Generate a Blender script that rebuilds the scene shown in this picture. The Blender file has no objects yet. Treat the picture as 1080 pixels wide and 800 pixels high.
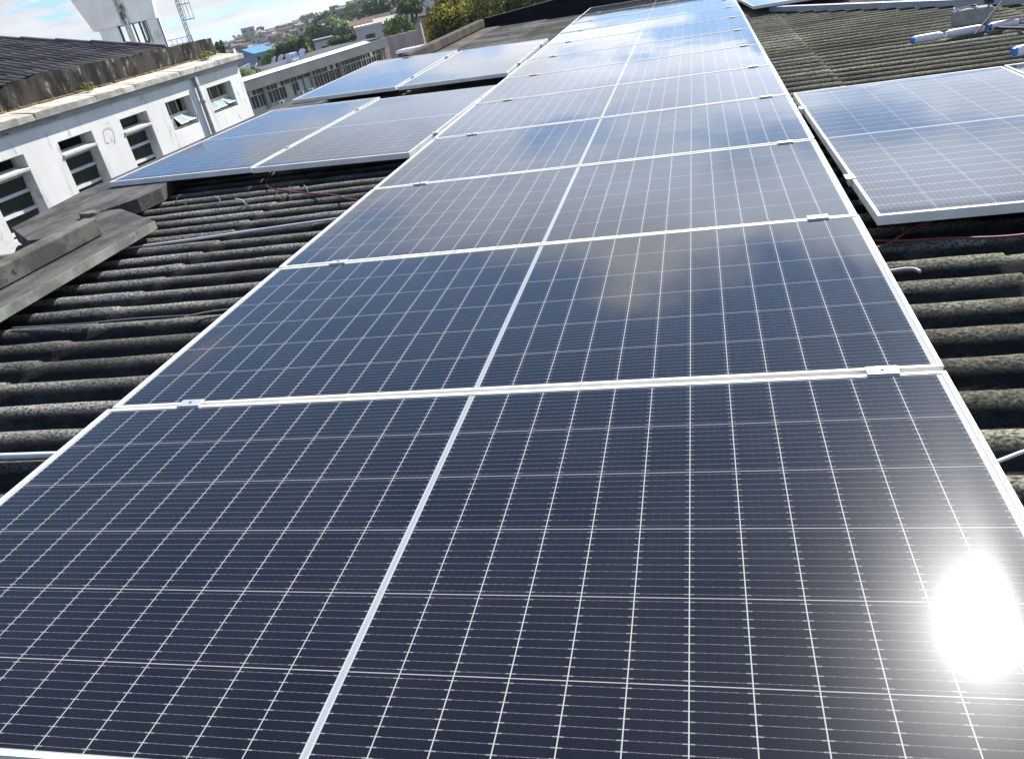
import bpy, math, random
from mathutils import Matrix, Vector, Euler

# ------------------------------------------------------------------ camera, sky, sun, exposure
SC = bpy.context.scene
COL = SC.collection
TH = math.atan(0.04)                       # the roof falls slightly to the right
M = Matrix.Rotation(TH, 4, 'Y')            # roof frame (x across, y away, z off the panels) -> world

cam_d = bpy.data.cameras.new("camera")
cam = bpy.data.objects.new("camera", cam_d)
COL.objects.link(cam)
rot = Matrix(((0.96228, 0.08309, 0.25908), (0.18929, 0.47951, -0.85688), (-0.19543, 0.87359, 0.44569)))
q = rot.to_quaternion().normalized()
cam.rotation_mode = 'QUATERNION'
cam.rotation_quaternion = q
cam.location = (0.660, -1.805, 0.971)
cam_d.sensor_fit = 'HORIZONTAL'
cam_d.angle_x = 2 * math.atan(540 / 859.7)
cam_d.clip_start = 0.02
cam_d.clip_end = 8000
SC.camera = cam

SUN_DIR = Vector((0.2848, 0.6911, 0.6643)).normalized()
EL = math.asin(SUN_DIR.z)
AZ = math.atan2(SUN_DIR.x, SUN_DIR.y)      # clockwise from +Y

world = bpy.data.worlds.new("World")
SC.world = world
world.use_nodes = True
wt = world.node_tree
for n in list(wt.nodes):
    wt.nodes.remove(n)


def N(nt, kind, **kw):
    n = nt.nodes.new(kind)
    for k, v in kw.items():
        if k in ('inputs',):
            for kk, vv in v.items():
                n.inputs[kk].default_value = vv
        else:
            setattr(n, k, v)
    return n


def L(nt, a, b):
    nt.links.new(a, b)


def math_n(nt, op, a, b=None, c=None, clamp=False):
    n = nt.nodes.new('ShaderNodeMath')
    n.operation = op
    n.use_clamp = clamp
    for i, v in enumerate((a, b, c)):
        if v is None:
            continue
        if isinstance(v, (int, float)):
            n.inputs[i].default_value = v
        else:
            nt.links.new(v, n.inputs[i])
    return n.outputs[0]


def mixc(nt, fac, a, b, blend='MIX'):
    n = nt.nodes.new('ShaderNodeMix')
    n.data_type = 'RGBA'
    n.blend_type = blend
    for sock, v in ((n.inputs[0], fac), (n.inputs[6], a), (n.inputs[7], b)):
        if isinstance(v, (int, float)):
            sock.default_value = v
        elif isinstance(v, (tuple, list)):
            sock.default_value = (v[0], v[1], v[2], 1)
        else:
            nt.links.new(v, sock)
    return n.outputs[2]


def ramp(nt, fac, stops):
    n = nt.nodes.new('ShaderNodeMapRange')
    n.interpolation_type = 'SMOOTHSTEP'
    nt.links.new(fac, n.inputs[0])
    n.inputs[1].default_value, n.inputs[2].default_value = stops[0], stops[1]
    n.inputs[3].default_value, n.inputs[4].default_value = (stops[2], stops[3]) if len(stops) > 2 else (0, 1)
    return n.outputs[0]


SKY_STRENGTH = 0.13
sky = N(wt, 'ShaderNodeTexSky', sky_type='NISHITA')
sky.sun_disc = False
sky.sun_elevation = EL
sky.sun_rotation = AZ
sky.altitude = 20
sky.air_density = 1.0
sky.dust_density = 0.0
sky.ozone_density = 2.5
tc = N(wt, 'ShaderNodeTexCoord')
sep = N(wt, 'ShaderNodeSeparateXYZ')
L(wt, tc.outputs['Generated'], sep.inputs[0])
skv = N(wt, 'ShaderNodeCombineXYZ')
L(wt, sep.outputs[0], skv.inputs[0])
L(wt, sep.outputs[1], skv.inputs[1])
L(wt, math_n(wt, 'ADD', math_n(wt, 'MAXIMUM', sep.outputs[2], 0.0), 0.22), skv.inputs[2])
skn = N(wt, 'ShaderNodeVectorMath', operation='NORMALIZE')
L(wt, skv.outputs[0], skn.inputs[0])
L(wt, skn.outputs[0], sky.inputs['Vector'])
zz = math_n(wt, 'ADD', math_n(wt, 'MAXIMUM', sep.outputs[2], 0.0), 0.13)
px = math_n(wt, 'DIVIDE', sep.outputs[0], zz)
py = math_n(wt, 'DIVIDE', sep.outputs[1], zz)
comb = N(wt, 'ShaderNodeCombineXYZ')
L(wt, px, comb.inputs[0])
L(wt, py, comb.inputs[1])
cl = N(wt, 'ShaderNodeTexNoise', inputs={'Scale': 1.15, 'Detail': 8.0, 'Roughness': 0.55, 'Distortion': 0.2})
cl.noise_dimensions = '3D'
mp = N(wt, 'ShaderNodeMapping')
mp.inputs['Location'].default_value = (4, 4, 8)
L(wt, comb.outputs[0], mp.inputs[0])
L(wt, mp.outputs[0], cl.inputs['Vector'])
thin = ramp(wt, sep.outputs[2], (0.30, 0.60, 0.0, 0.14))
bank = math_n(wt, 'MULTIPLY', ramp(wt, sep.outputs[2], (0.105, 0.17)), ramp(wt, sep.outputs[2], (0.27, 0.42, 1.0, 0.0)))
bank = math_n(wt, 'MULTIPLY', bank, ramp(wt, sep.outputs[0], (-0.62, -0.25)))
thin = math_n(wt, 'SUBTRACT', thin, math_n(wt, 'MULTIPLY', bank, 0.085))
west = math_n(wt, 'MULTIPLY', ramp(wt, sep.outputs[0], (-0.55, -0.30, 1.0, 0.0)), ramp(wt, sep.outputs[2], (0.06, 0.32, 1.0, 0.0)))
thin = math_n(wt, 'SUBTRACT', thin, math_n(wt, 'MULTIPLY', west, 0.055))
thin = math_n(wt, 'ADD', thin, ramp(wt, sep.outputs[2], (0.09, 0.13, 0.025, 0.0)))
cover = ramp(wt, math_n(wt, 'SUBTRACT', cl.outputs['Fac'], thin), (0.465, 0.52))
L(wt, ramp(wt, sep.outputs[2], (0.11, 0.22, 0.515, 0.60)), cover.node.inputs[2])
cover = math_n(wt, 'MAXIMUM', cover, ramp(wt, sep.outputs[2], (0.0, 0.05, 0.6, 0.0)))
cl2 = N(wt, 'ShaderNodeTexNoise', inputs={'Scale': 1.7, 'Detail': 5.0, 'Roughness': 0.5})
mp2 = N(wt, 'ShaderNodeMapping')
mp2.inputs['Location'].default_value = (7.3, 4.2, 1.4)
L(wt, comb.outputs[0], mp2.inputs[0])
L(wt, mp2.outputs[0], cl2.inputs['Vector'])
shade = ramp(wt, cl2.outputs['Fac'], (0.3, 0.68, 0.74, 1.0))
# clouds glow towards the sun
nrm_d = N(wt, 'ShaderNodeVectorMath', operation='NORMALIZE')
L(wt, tc.outputs['Generated'], nrm_d.inputs[0])
dt = N(wt, 'ShaderNodeVectorMath', operation='DOT_PRODUCT')
L(wt, nrm_d.outputs[0], dt.inputs[0])
dt.inputs[1].default_value = SUN_DIR
glow = math_n(wt, 'MULTIPLY_ADD', math_n(wt, 'POWER', math_n(wt, 'MAXIMUM', dt.outputs['Value'], 0.0), 4.0), math_n(wt, 'MULTIPLY_ADD', ramp(wt, sep.outputs[2], (0.09, 0.20)), -10.5, 21.5), 3.5)
cloudcol = mixc(wt, 1.0, mixc(wt, 1.0, mixc(wt, bank, (0.98, 0.99, 1.02), (0.84, 0.94, 1.12)), glow, 'MULTIPLY'), shade, 'MULTIPLY')
skycol = mixc(wt, math_n(wt, 'MULTIPLY', cover, 0.94), sky.outputs[0], cloudcol)
bg = N(wt, 'ShaderNodeBackground', inputs={'Strength': SKY_STRENGTH})
L(wt, skycol, bg.inputs['Color'])
wo = N(wt, 'ShaderNodeOutputWorld')
L(wt, bg.outputs[0], wo.inputs['Surface'])

sun_d = bpy.data.lights.new("sun", 'SUN')
sun_d.energy = 5.0
sun_d.angle = math.radians(0.53)
sun_d.color = (1.0, 0.97, 0.925)
sun = bpy.data.objects.new("sun", sun_d)
COL.objects.link(sun)
sun.rotation_mode = 'QUATERNION'
sun.rotation_quaternion = SUN_DIR.to_track_quat('Z', 'Y')
sun.location = (5, 10, 20)

SC.view_settings.view_transform = 'Standard'
SC.view_settings.look = 'None'
SC.view_settings.gamma = 1.0
SC.view_settings.use_curve_mapping = False
SC.view_settings.exposure = 0.85
SC.render.engine = 'CYCLES'
SC.cycles.max_bounces = 8
SC.cycles.caustics_reflective = False
SC.cycles.caustics_refractive = False
SC.cycles.sample_clamp_indirect = 6.0
SC.cycles.use_denoising = True

rnd = random.Random(11)


# ------------------------------------------------------------------ materials
def new_mat(name):
    m = bpy.data.materials.new(name)
    m.use_nodes = True
    nt = m.node_tree
    bsdf = nt.nodes['Principled BSDF']
    return m, nt, bsdf


def objco(nt):
    t = nt.nodes.new('ShaderNodeTexCoord')
    return t.outputs['Object']


def noise(nt, co, scale, detail=4, rough=0.55, stretch=None, off=(0, 0, 0)):
    mpn = nt.nodes.new('ShaderNodeMapping')
    mpn.inputs['Location'].default_value = off
    if stretch:
        mpn.inputs['Scale'].default_value = stretch
    nt.links.new(co, mpn.inputs[0])
    n = nt.nodes.new('ShaderNodeTexNoise')
    n.inputs['Scale'].default_value = scale
    n.inputs['Detail'].default_value = detail
    n.inputs['Roughness'].default_value = rough
    nt.links.new(mpn.outputs[0], n.inputs['Vector'])
    return n.outputs['Fac']


def bump(nt, bsdf, h, strength=0.4, dist=0.01):
    b = nt.nodes.new('ShaderNodeBump')
    b.inputs['Strength'].default_value = strength
    b.inputs['Distance'].default_value = dist
    nt.links.new(h, b.inputs['Height'])
    nt.links.new(b.outputs[0], bsdf.inputs['Normal'])


def weathered(name, c1, c2, scale=4.0, rough=0.85, c3=None, s3=30.0, lim=(0.38, 0.62), lim3=(0.55, 0.7),
              bumpd=0.004, stretch=None, metallic=0.0):
    m, nt, b = new_mat(name)
    co = objco(nt)
    f = ramp(nt, noise(nt, co, scale, 6, 0.6, stretch), lim)
    c = mixc(nt, f, c1, c2)
    fine = noise(nt, co, s3, 5, 0.65, stretch, (3, 7, 1))
    if c3:
        c = mixc(nt, ramp(nt, fine, lim3), c, c3)
    nt.links.new(c, b.inputs['Base Color'])
    b.inputs['Roughness'].default_value = rough
    b.inputs['Metallic'].default_value = metallic
    b.inputs['Specular IOR Level'].default_value = 0.2 if rough > 0.7 else 0.5
    if bumpd:
        bump(nt, b, fine, 0.5, bumpd)
    return m


def plain(name, c, rough=0.6, metallic=0.0, var=0.12):
    m, nt, b = new_mat(name)
    co = objco(nt)
    f = noise(nt, co, 9.0, 5, 0.6)
    d = tuple(x * (1 - var * 2) for x in c)
    nt.links.new(mixc(nt, ramp(nt, f, (0.35, 0.65)), d, c), b.inputs['Base Color'])
    b.inputs['Roughness'].default_value = rough
    b.inputs['Metallic'].default_value = metallic
    return m


def glass_dark(name, c=(0.02, 0.025, 0.025), rough=0.05):
    m, nt, b = new_mat(name)
    co = objco(nt)
    f = noise(nt, co, 2.0, 3)
    nt.links.new(mixc(nt, f, c, tuple(x * 1.8 for x in c)), b.inputs['Base Color'])
    b.inputs['Roughness'].default_value = rough
    return m


def leaf_mat(name, c1, c2, scale=1.2):
    m, nt, b = new_mat(name)
    co = objco(nt)
    f = ramp(nt, noise(nt, co, scale, 4, 0.7), (0.36, 0.64))
    c = mixc(nt, f, c1, c2)
    nt.links.new(c, b.inputs['Base Color'])
    b.inputs['Roughness'].default_value = 0.6
    tr = nt.nodes.new('ShaderNodeBsdfTranslucent')
    nt.links.new(c, tr.inputs['Color'])
    mx = nt.nodes.new('ShaderNodeMixShader')
    mx.inputs[0].default_value = 0.35
    nt.links.new(b.outputs[0], mx.inputs[1])
    nt.links.new(tr.outputs[0], mx.inputs[2])
    nt.links.new(mx.outputs[0], nt.nodes['Material Output'].inputs['Surface'])
    return m


def solar_glass(name, extra=0.0):
    """half-cut cell module under textured glass; x along the long side, y along the short side"""
    m, nt, b = new_mat(name)
    co = objco(nt)
    s = nt.nodes.new('ShaderNodeSeparateXYZ')
    nt.links.new(co, s.inputs[0])
    x, y = s.outputs[0], s.outputs[1]
    ax = math_n(nt, 'ABSOLUTE', x)
    xa = math_n(nt, 'SUBTRACT', ax, 0.0065)
    u = math_n(nt, 'DIVIDE', xa, 0.0925)
    fu = math_n(nt, 'FRACT', u)
    du = math_n(nt, 'MULTIPLY', math_n(nt, 'MINIMUM', fu, math_n(nt, 'SUBTRACT', 1.0, fu)), 0.0925)
    v = math_n(nt, 'DIVIDE', math_n(nt, 'ADD', y, 0.5535), 0.1845)
    fv = math_n(nt, 'FRACT', v)
    dv = math_n(nt, 'MULTIPLY', math_n(nt, 'MINIMUM', fv, math_n(nt, 'SUBTRACT', 1.0, fv)), 0.1845)
    lu = ramp(nt, du, (0.0006, 0.0013, 1.0, 0.0))
    lv = ramp(nt, dv, (0.0005, 0.0012, 1.0, 0.0))
    # busbars, ten to a cell, with solder pads towards the cell edges
    bb = math_n(nt, 'FRACT', math_n(nt, 'MULTIPLY', fv, 10.0))
    db = math_n(nt, 'MULTIPLY', math_n(nt, 'ABSOLUTE', math_n(nt, 'SUBTRACT', bb, 0.5)), 0.01845)
    wire = ramp(nt, db, (0.00015, 0.0007, 1.0, 0.0))
    pad = math_n(nt, 'MULTIPLY', ramp(nt, db, (0.0006, 0.0014, 1.0, 0.0)), ramp(nt, du, (0.0075, 0.0088, 1.0, 0.0)))
    dot_c = math_n(nt, 'ABSOLUTE', math_n(nt, 'SUBTRACT', math_n(nt, 'FRACT', math_n(nt, 'MULTIPLY', fu, 6.0)), 0.5))
    dots = math_n(nt, 'MULTIPLY', ramp(nt, db, (0.0003, 0.0011, 1.0, 0.0)), ramp(nt, dot_c, (0.03, 0.09, 1.0, 0.0)))
    grey_n = noise(nt, co, 90.0, 2, 0.5)
    wire_f = math_n(nt, 'MULTIPLY', wire, math_n(nt, 'MULTIPLY_ADD', grey_n, 0.42, 0.06))
    # cells differ a little from each other
    cidx = nt.nodes.new('ShaderNodeCombineXYZ')
    nt.links.new(math_n(nt, 'FLOOR', math_n(nt, 'DIVIDE', x, 0.0925)), cidx.inputs[0])
    nt.links.new(math_n(nt, 'FLOOR', v), cidx.inputs[1])
    wn = nt.nodes.new('ShaderNodeTexWhiteNoise')
    nt.links.new(cidx.outputs[0], wn.inputs['Vector'])
    cell = mixc(nt, wn.outputs['Value'], (0.0040, 0.0042, 0.0058), (0.0065, 0.0068, 0.0092))
    oi = nt.nodes.new('ShaderNodeObjectInfo')
    cell = mixc(nt, math_n(nt, 'MULTIPLY', oi.outputs['Random'], 0.5), cell, (0.0075, 0.0078, 0.013))
    # screen-printed fingers across the cell, 1.5 mm apart
    fg = math_n(nt, 'ABSOLUTE', math_n(nt, 'SUBTRACT', math_n(nt, 'FRACT', math_n(nt, 'DIVIDE', x, 0.0016)), 0.5))
    cell = mixc(nt, ramp(nt, fg, (0.02, 0.14, 0.16, 0.0)), cell, (0.035, 0.035, 0.037))
    c = mixc(nt, wire_f, cell, (0.42, 0.42, 0.44))
    c = mixc(nt, math_n(nt, 'MULTIPLY', dots, 0.16), c, (0.6, 0.6, 0.6))
    c = mixc(nt, math_n(nt, 'MULTIPLY', pad, 0.5), c, (0.36, 0.35, 0.33))
    line = math_n(nt, 'MAXIMUM', math_n(nt, 'MULTIPLY', lu, 0.95), math_n(nt, 'MULTIPLY', lv, 0.85))
    out = math_n(nt, 'MAXIMUM', math_n(nt, 'GREATER_THAN', u, 12.0),
                 math_n(nt, 'GREATER_THAN', math_n(nt, 'ABSOLUTE', y), 0.5545))
    mid = math_n(nt, 'LESS_THAN', ax, 0.0065)
    line = math_n(nt, 'MAXIMUM', line, math_n(nt, 'MAXIMUM', out, mid))
    white = mixc(nt, math_n(nt, 'LESS_THAN', ax, 0.0042), (0.40, 0.39, 0.35), (0.27, 0.30, 0.32))
    c = mixc(nt, line, c, white)
    # thin film of dust
    dust = ramp(nt, noise(nt, co, 3.0, 6, 0.6), (0.3, 0.75, 0.0, 0.014))
    c = mixc(nt, dust, c, (0.35, 0.33, 0.30))
    nt.links.new(c, b.inputs['Base Color'])
    b.inputs['Roughness'].default_value = 0.054
    b.inputs['IOR'].default_value = 1.41
    # glass: gentle waves, and the sheet bows where it meets the frame
    dex = math_n(nt, 'SUBTRACT', 1.128, ax)
    dey = math_n(nt, 'SUBTRACT', 0.556, math_n(nt, 'ABSOLUTE', y))
    ed = math_n(nt, 'POWER', ramp(nt, dex, (0.0, 0.10, 1.0, 0.0)), 1.6)
    wav = noise(nt, co, 1.6, 2, 0.4)
    h = math_n(nt, 'ADD', math_n(nt, 'MULTIPLY', ed, -1.0), math_n(nt, 'MULTIPLY', wav, 1.3))
    bp = nt.nodes.new('ShaderNodeBump')
    bp.inputs['Strength'].default_value = 1.0
    bp.inputs['Distance'].default_value = 0.0016
    nt.links.new(h, bp.inputs['Height'])
    grain = nt.nodes.new('ShaderNodeBump')
    grain.inputs['Strength'].default_value = 0.2
    grain.inputs['Distance'].default_value = 0.0002
    nt.links.new(noise(nt, co, 1100.0, 2, 0.5), grain.inputs['Height'])
    nt.links.new(bp.outputs[0], grain.inputs['Normal'])
    nt.links.new(bp.outputs[0], b.inputs['Normal'])
    # part of the light is scattered by the satin texture of the solar glass
    g2 = nt.nodes.new('ShaderNodeBsdfPrincipled')
    nt.links.new(c, g2.inputs['Base Color'])
    g2.inputs['Roughness'].default_value = 0.25
    g2.inputs['IOR'].default_value = 1.41
    nt.links.new(grain.outputs[0], g2.inputs['Normal'])
    mx = nt.nodes.new('ShaderNodeMixShader')
    mx.inputs[0].default_value = 0.12
    nt.links.new(b.outputs[0], mx.inputs[1])
    nt.links.new(g2.outputs[0], mx.inputs[2])
    nt.links.new(mx.outputs[0], nt.nodes['Material Output'].inputs['Surface'])
    return m


def fibre_cement(name):
    m, nt, b = new_mat(name)
    co = objco(nt)
    s = nt.nodes.new('ShaderNodeSeparateXYZ')
    nt.links.new(co, s.inputs[0])
    patch = ramp(nt, noise(nt, co, 1.3, 6, 0.65, (0.45, 1.6, 1)), (0.40, 0.60))
    speck = ramp(nt, noise(nt, co, 120.0, 6, 0.72, (0.7, 1, 1)), (0.36, 0.68))
    mott = ramp(nt, noise(nt, co, 13.0, 6, 0.7, (0.6, 1.2, 1)), (0.42, 0.66))
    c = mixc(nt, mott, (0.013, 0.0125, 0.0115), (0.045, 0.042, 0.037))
    lich = math_n(nt, 'MULTIPLY', speck, math_n(nt, 'MULTIPLY_ADD', patch, 0.55, 0.50))
    right = ramp(nt, s.outputs[0], (0.2, 1.6))
    lc = mixc(nt, right, (0.50, 0.465, 0.40), (0.50, 0.47, 0.31))
    # lichen over mould, with sunlit crests and shaded slopes painted in by height
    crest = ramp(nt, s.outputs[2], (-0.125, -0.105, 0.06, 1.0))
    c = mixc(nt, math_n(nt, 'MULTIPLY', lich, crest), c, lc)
    blot = ramp(nt, noise(nt, co, 0.75, 5, 0.7, (0.6, 1.3, 1), (9, 4, 0)), (0.40, 0.56, 0.5, 0.0))
    c = mixc(nt, blot, c, (0.016, 0.015, 0.014))
    white = ramp(nt, noise(nt, co, 5.0, 6, 0.75, (0.5, 3.0, 1), (4, 2, 0)), (0.66, 0.74, 0.0, 0.45))
    c = mixc(nt, white, c, (0.42, 0.41, 0.40))
    nt.links.new(c, b.inputs['Base Color'])
    b.inputs['Roughness'].default_value = 0.95
    b.inputs['Specular IOR Level'].default_value = 0.15
    bump(nt, b, noise(nt, co, 75.0, 5, 0.7), 0.8, 0.006)
    return m


MAT = dict(
    frame=weathered('anodised_aluminium', (0.68, 0.665, 0.61), (0.78, 0.765, 0.71), 5, 0.42, (0.55, 0.53, 0.48), 40, lim3=(0.62, 0.8), bumpd=0, metallic=0.0),
    clamp=plain('clamp_aluminium', (0.66, 0.64, 0.64), 0.35, 0.5, 0.05),
    bolt=plain('bolt_steel', (0.45, 0.44, 0.42), 0.4, 0.6),
    glass=solar_glass('solar_cells_under_glass'),
    back=plain('back_sheet', (0.55, 0.55, 0.55), 0.6),
    roof=fibre_cement('mouldy_fibre_cement'),
    concrete=weathered('weathered_concrete', (0.045, 0.042, 0.038), (0.105, 0.098, 0.088), 3.5, 0.92, (0.17, 0.16, 0.145), 24, lim3=(0.56, 0.74), bumpd=0.014, stretch=(1.5, 0.7, 1)),
    concrete_pale=weathered('pale_worn_concrete', (0.075, 0.07, 0.06), (0.15, 0.14, 0.12), 6, 0.92, (0.03, 0.03, 0.026), 30, lim3=(0.6, 0.72), bumpd=0.006),
    slab_face=weathered('lime_streaked_slab_edge', (0.17, 0.17, 0.14), (0.31, 0.31, 0.26), 5, 0.92, (0.06, 0.058, 0.05), 16, lim3=(0.6, 0.72), bumpd=0.006),
    concrete_brown=weathered('brown_stained_concrete', (0.06, 0.05, 0.038), (0.115, 0.096, 0.073), 3, 0.92, (0.07, 0.06, 0.05), 22, lim3=(0.58, 0.74), bumpd=0.008, stretch=(1, 0.7, 0.4)),
    bitumen=weathered('black_bitumen_paint', (0.008, 0.008, 0.009), (0.018, 0.018, 0.019), 2, 0.95, (0.09, 0.09, 0.09), 9, lim3=(0.68, 0.74), bumpd=0.006, stretch=(0.4, 1, 2)),
    white_wall=weathered('white_limewash', (0.77, 0.735, 0.69), (0.85, 0.82, 0.775), 0.9, 0.9, (0.44, 0.415, 0.39), 4.5, lim3=(0.57, 0.72), bumpd=0.006, stretch=(1, 1, 0.55)),
    wall_dirt=plain('rust_brown_plaster_patch', (0.26, 0.24, 0.22), .95),
    grey_trim=weathered('grey_stained_render', (0.30, 0.30, 0.30), (0.46, 0.46, 0.46), 1.6, 0.9, (0.10, 0.10, 0.10), 3.0, lim3=(0.62, 0.72), bumpd=0.004, stretch=(1, 0.5, 2.5)),
    cornice=weathered('cracked_pale_cornice', (0.36, 0.33, 0.27), (0.60, 0.56, 0.47), 2.4, 0.92, (0.07, 0.065, 0.055), 5.0, lim3=(0.60, 0.70), bumpd=0.006),
    parapet=weathered('black_streaked_parapet', (0.013, 0.012, 0.010), (0.060, 0.052, 0.044), 2.2, 0.95, (0.26, 0.245, 0.21), 4.5, lim3=(0.56, 0.70), bumpd=0.02, stretch=(1, 1.6, 0.6)),
    moss=weathered('orange_moss', (0.20, 0.12, 0.05), (0.30, 0.22, 0.08), 4, 0.95),
    old_roof=weathered('purple_brown_roof_sheet', (0.055, 0.047, 0.043), (0.145, 0.123, 0.112), 1.4, 0.9, (0.22, 0.2, 0.19), 2.2, lim3=(0.62, 0.78), bumpd=0.004, stretch=(0.4, 1.5, 1)),
    ridge=plain('grey_ridge_cap', (0.14, 0.13, 0.14), 0.8),
    win_frame=plain('white_window_frame', (0.70, 0.70, 0.68), 0.5, 0, 0.06),
    cream_frame=plain('cream_painted_steel', (0.66, 0.62, 0.48), 0.5, 0, 0.08),
    blue=plain('blue_paint', (0.04, 0.12, 0.42), 0.5),
    dark_glass=glass_dark('dark_window_glass', (0.010, 0.012, 0.012)),
    pane=glass_dark('pale_green_pane', (0.22, 0.30, 0.29), 0.12),
    interior=plain('dark_interior', (0.035, 0.032, 0.028), 0.9),
    tower=weathered('tower_white_paint', (0.62, 0.62, 0.63), (0.76, 0.76, 0.76), 0.7, 0.85, (0.5, 0.5, 0.5), 2.0, bumpd=0.0),
    tower_cream=plain('tower_cream_paint', (0.60, 0.56, 0.44), 0.85),
    green_pipe=plain('green_pipe_paint', (0.05, 0.16, 0.13), 0.5),
    steel=plain('galvanised_steel', (0.28, 0.28, 0.28), 0.45, 0.6),
    dark_steel=plain('dark_steel', (0.045, 0.048, 0.055), 0.5, 0.4),
    rail=plain('rail_aluminium', (0.50, 0.53, 0.58), 0.4, 0.4, 0.06),
    fascia=weathered('grey_fascia_paint', (0.20, 0.195, 0.185), (0.245, 0.24, 0.23), 0.4, 0.8, (0.15, 0.15, 0.14), 1.2, lim3=(0.6, 0.85), bumpd=0),
    fascia_top=plain('white_roof_edge', (0.68, 0.69, 0.72), 0.7),
    flat_roof=weathered('dark_flat_roof', (0.07, 0.07, 0.068), (0.13, 0.125, 0.12), 0.4, 0.9, bumpd=0),
    pale_wall=plain('pale_wall_paint', (0.56, 0.55, 0.52), 0.85),
    tan_wall=plain('tan_wall_paint', (0.36, 0.30, 0.22), 0.85),
    pink=weathered('faded_pink_render', (0.46, 0.33, 0.31), (0.58, 0.45, 0.43), 0.7, 0.9, (0.28, 0.21, 0.20), 1.6, lim3=(0.6, 0.72), bumpd=0, stretch=(1, 1, 0.4)),
    ochre=weathered('ochre_wall_paint', (0.52, 0.26, 0.035), (0.60, 0.33, 0.06), 0.5, 0.85, (0.3, 0.15, 0.03), 1.5, lim3=(0.62, 0.74), bumpd=0),
    tile=plain('clay_tile', (0.20, 0.095, 0.06), 0.9),
    brown_tile=plain('dark_brown_tile', (0.075, 0.055, 0.045), 0.9),
    asbestos=plain('grey_roof_sheet', (0.20, 0.20, 0.20), 0.9),
    sheet_blue=plain('blue_roof_sheet', (0.06, 0.26, 0.62), 0.6),
    bark=weathered('bark', (0.07, 0.05, 0.035), (0.14, 0.11, 0.08), 6, 0.95),
    plastic_white=plain('white_plastic', (0.72, 0.73, 0.76), 0.4, 0, 0.05),
    plastic_pink=plain('pink_print', (0.62, 0.26, 0.28), 0.5),
    plastic_blue=plain('blue_cap', (0.04, 0.24, 0.62), 0.45),
    sack=weathered('grey_sack_cloth', (0.30, 0.29, 0.26), (0.42, 0.41, 0.37), 9, 0.9, bumpd=0.004),
    cable_red=plain('red_cable', (0.19, 0.03, 0.035), 0.5),
    cable_white=plain('white_cable', (0.66, 0.66, 0.66), 0.5, 0, 0.05),
    cable_grey=plain('grey_cable', (0.20, 0.21, 0.22), 0.5),
    cable_yellow=plain('yellowed_wire', (0.40, 0.31, 0.14), 0.6),
    tie=plain('cable_tie', (0.45, 0.45, 0.43), 0.6),
)

LEAF = dict(
    dark=leaf_mat('dark_green_leaves', (0.022, 0.048, 0.015), (0.055, 0.105, 0.028)),
    mid=leaf_mat('mid_green_leaves', (0.04, 0.085, 0.02), (0.10, 0.17, 0.04)),
    bright=leaf_mat('bright_green_leaves', (0.09, 0.18, 0.03), (0.22, 0.32, 0.06)),
    olive=leaf_mat('olive_yellow_leaves', (0.04, 0.055, 0.013), (0.15, 0.15, 0.025), 0.8),
    yellow=leaf_mat('yellow_flower_leaves', (0.09, 0.10, 0.015), (0.38, 0.33, 0.03), 1.0),
    weed=leaf_mat('weed_leaves', (0.12, 0.17, 0.03), (0.28, 0.26, 0.05), 4.0),
)


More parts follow.
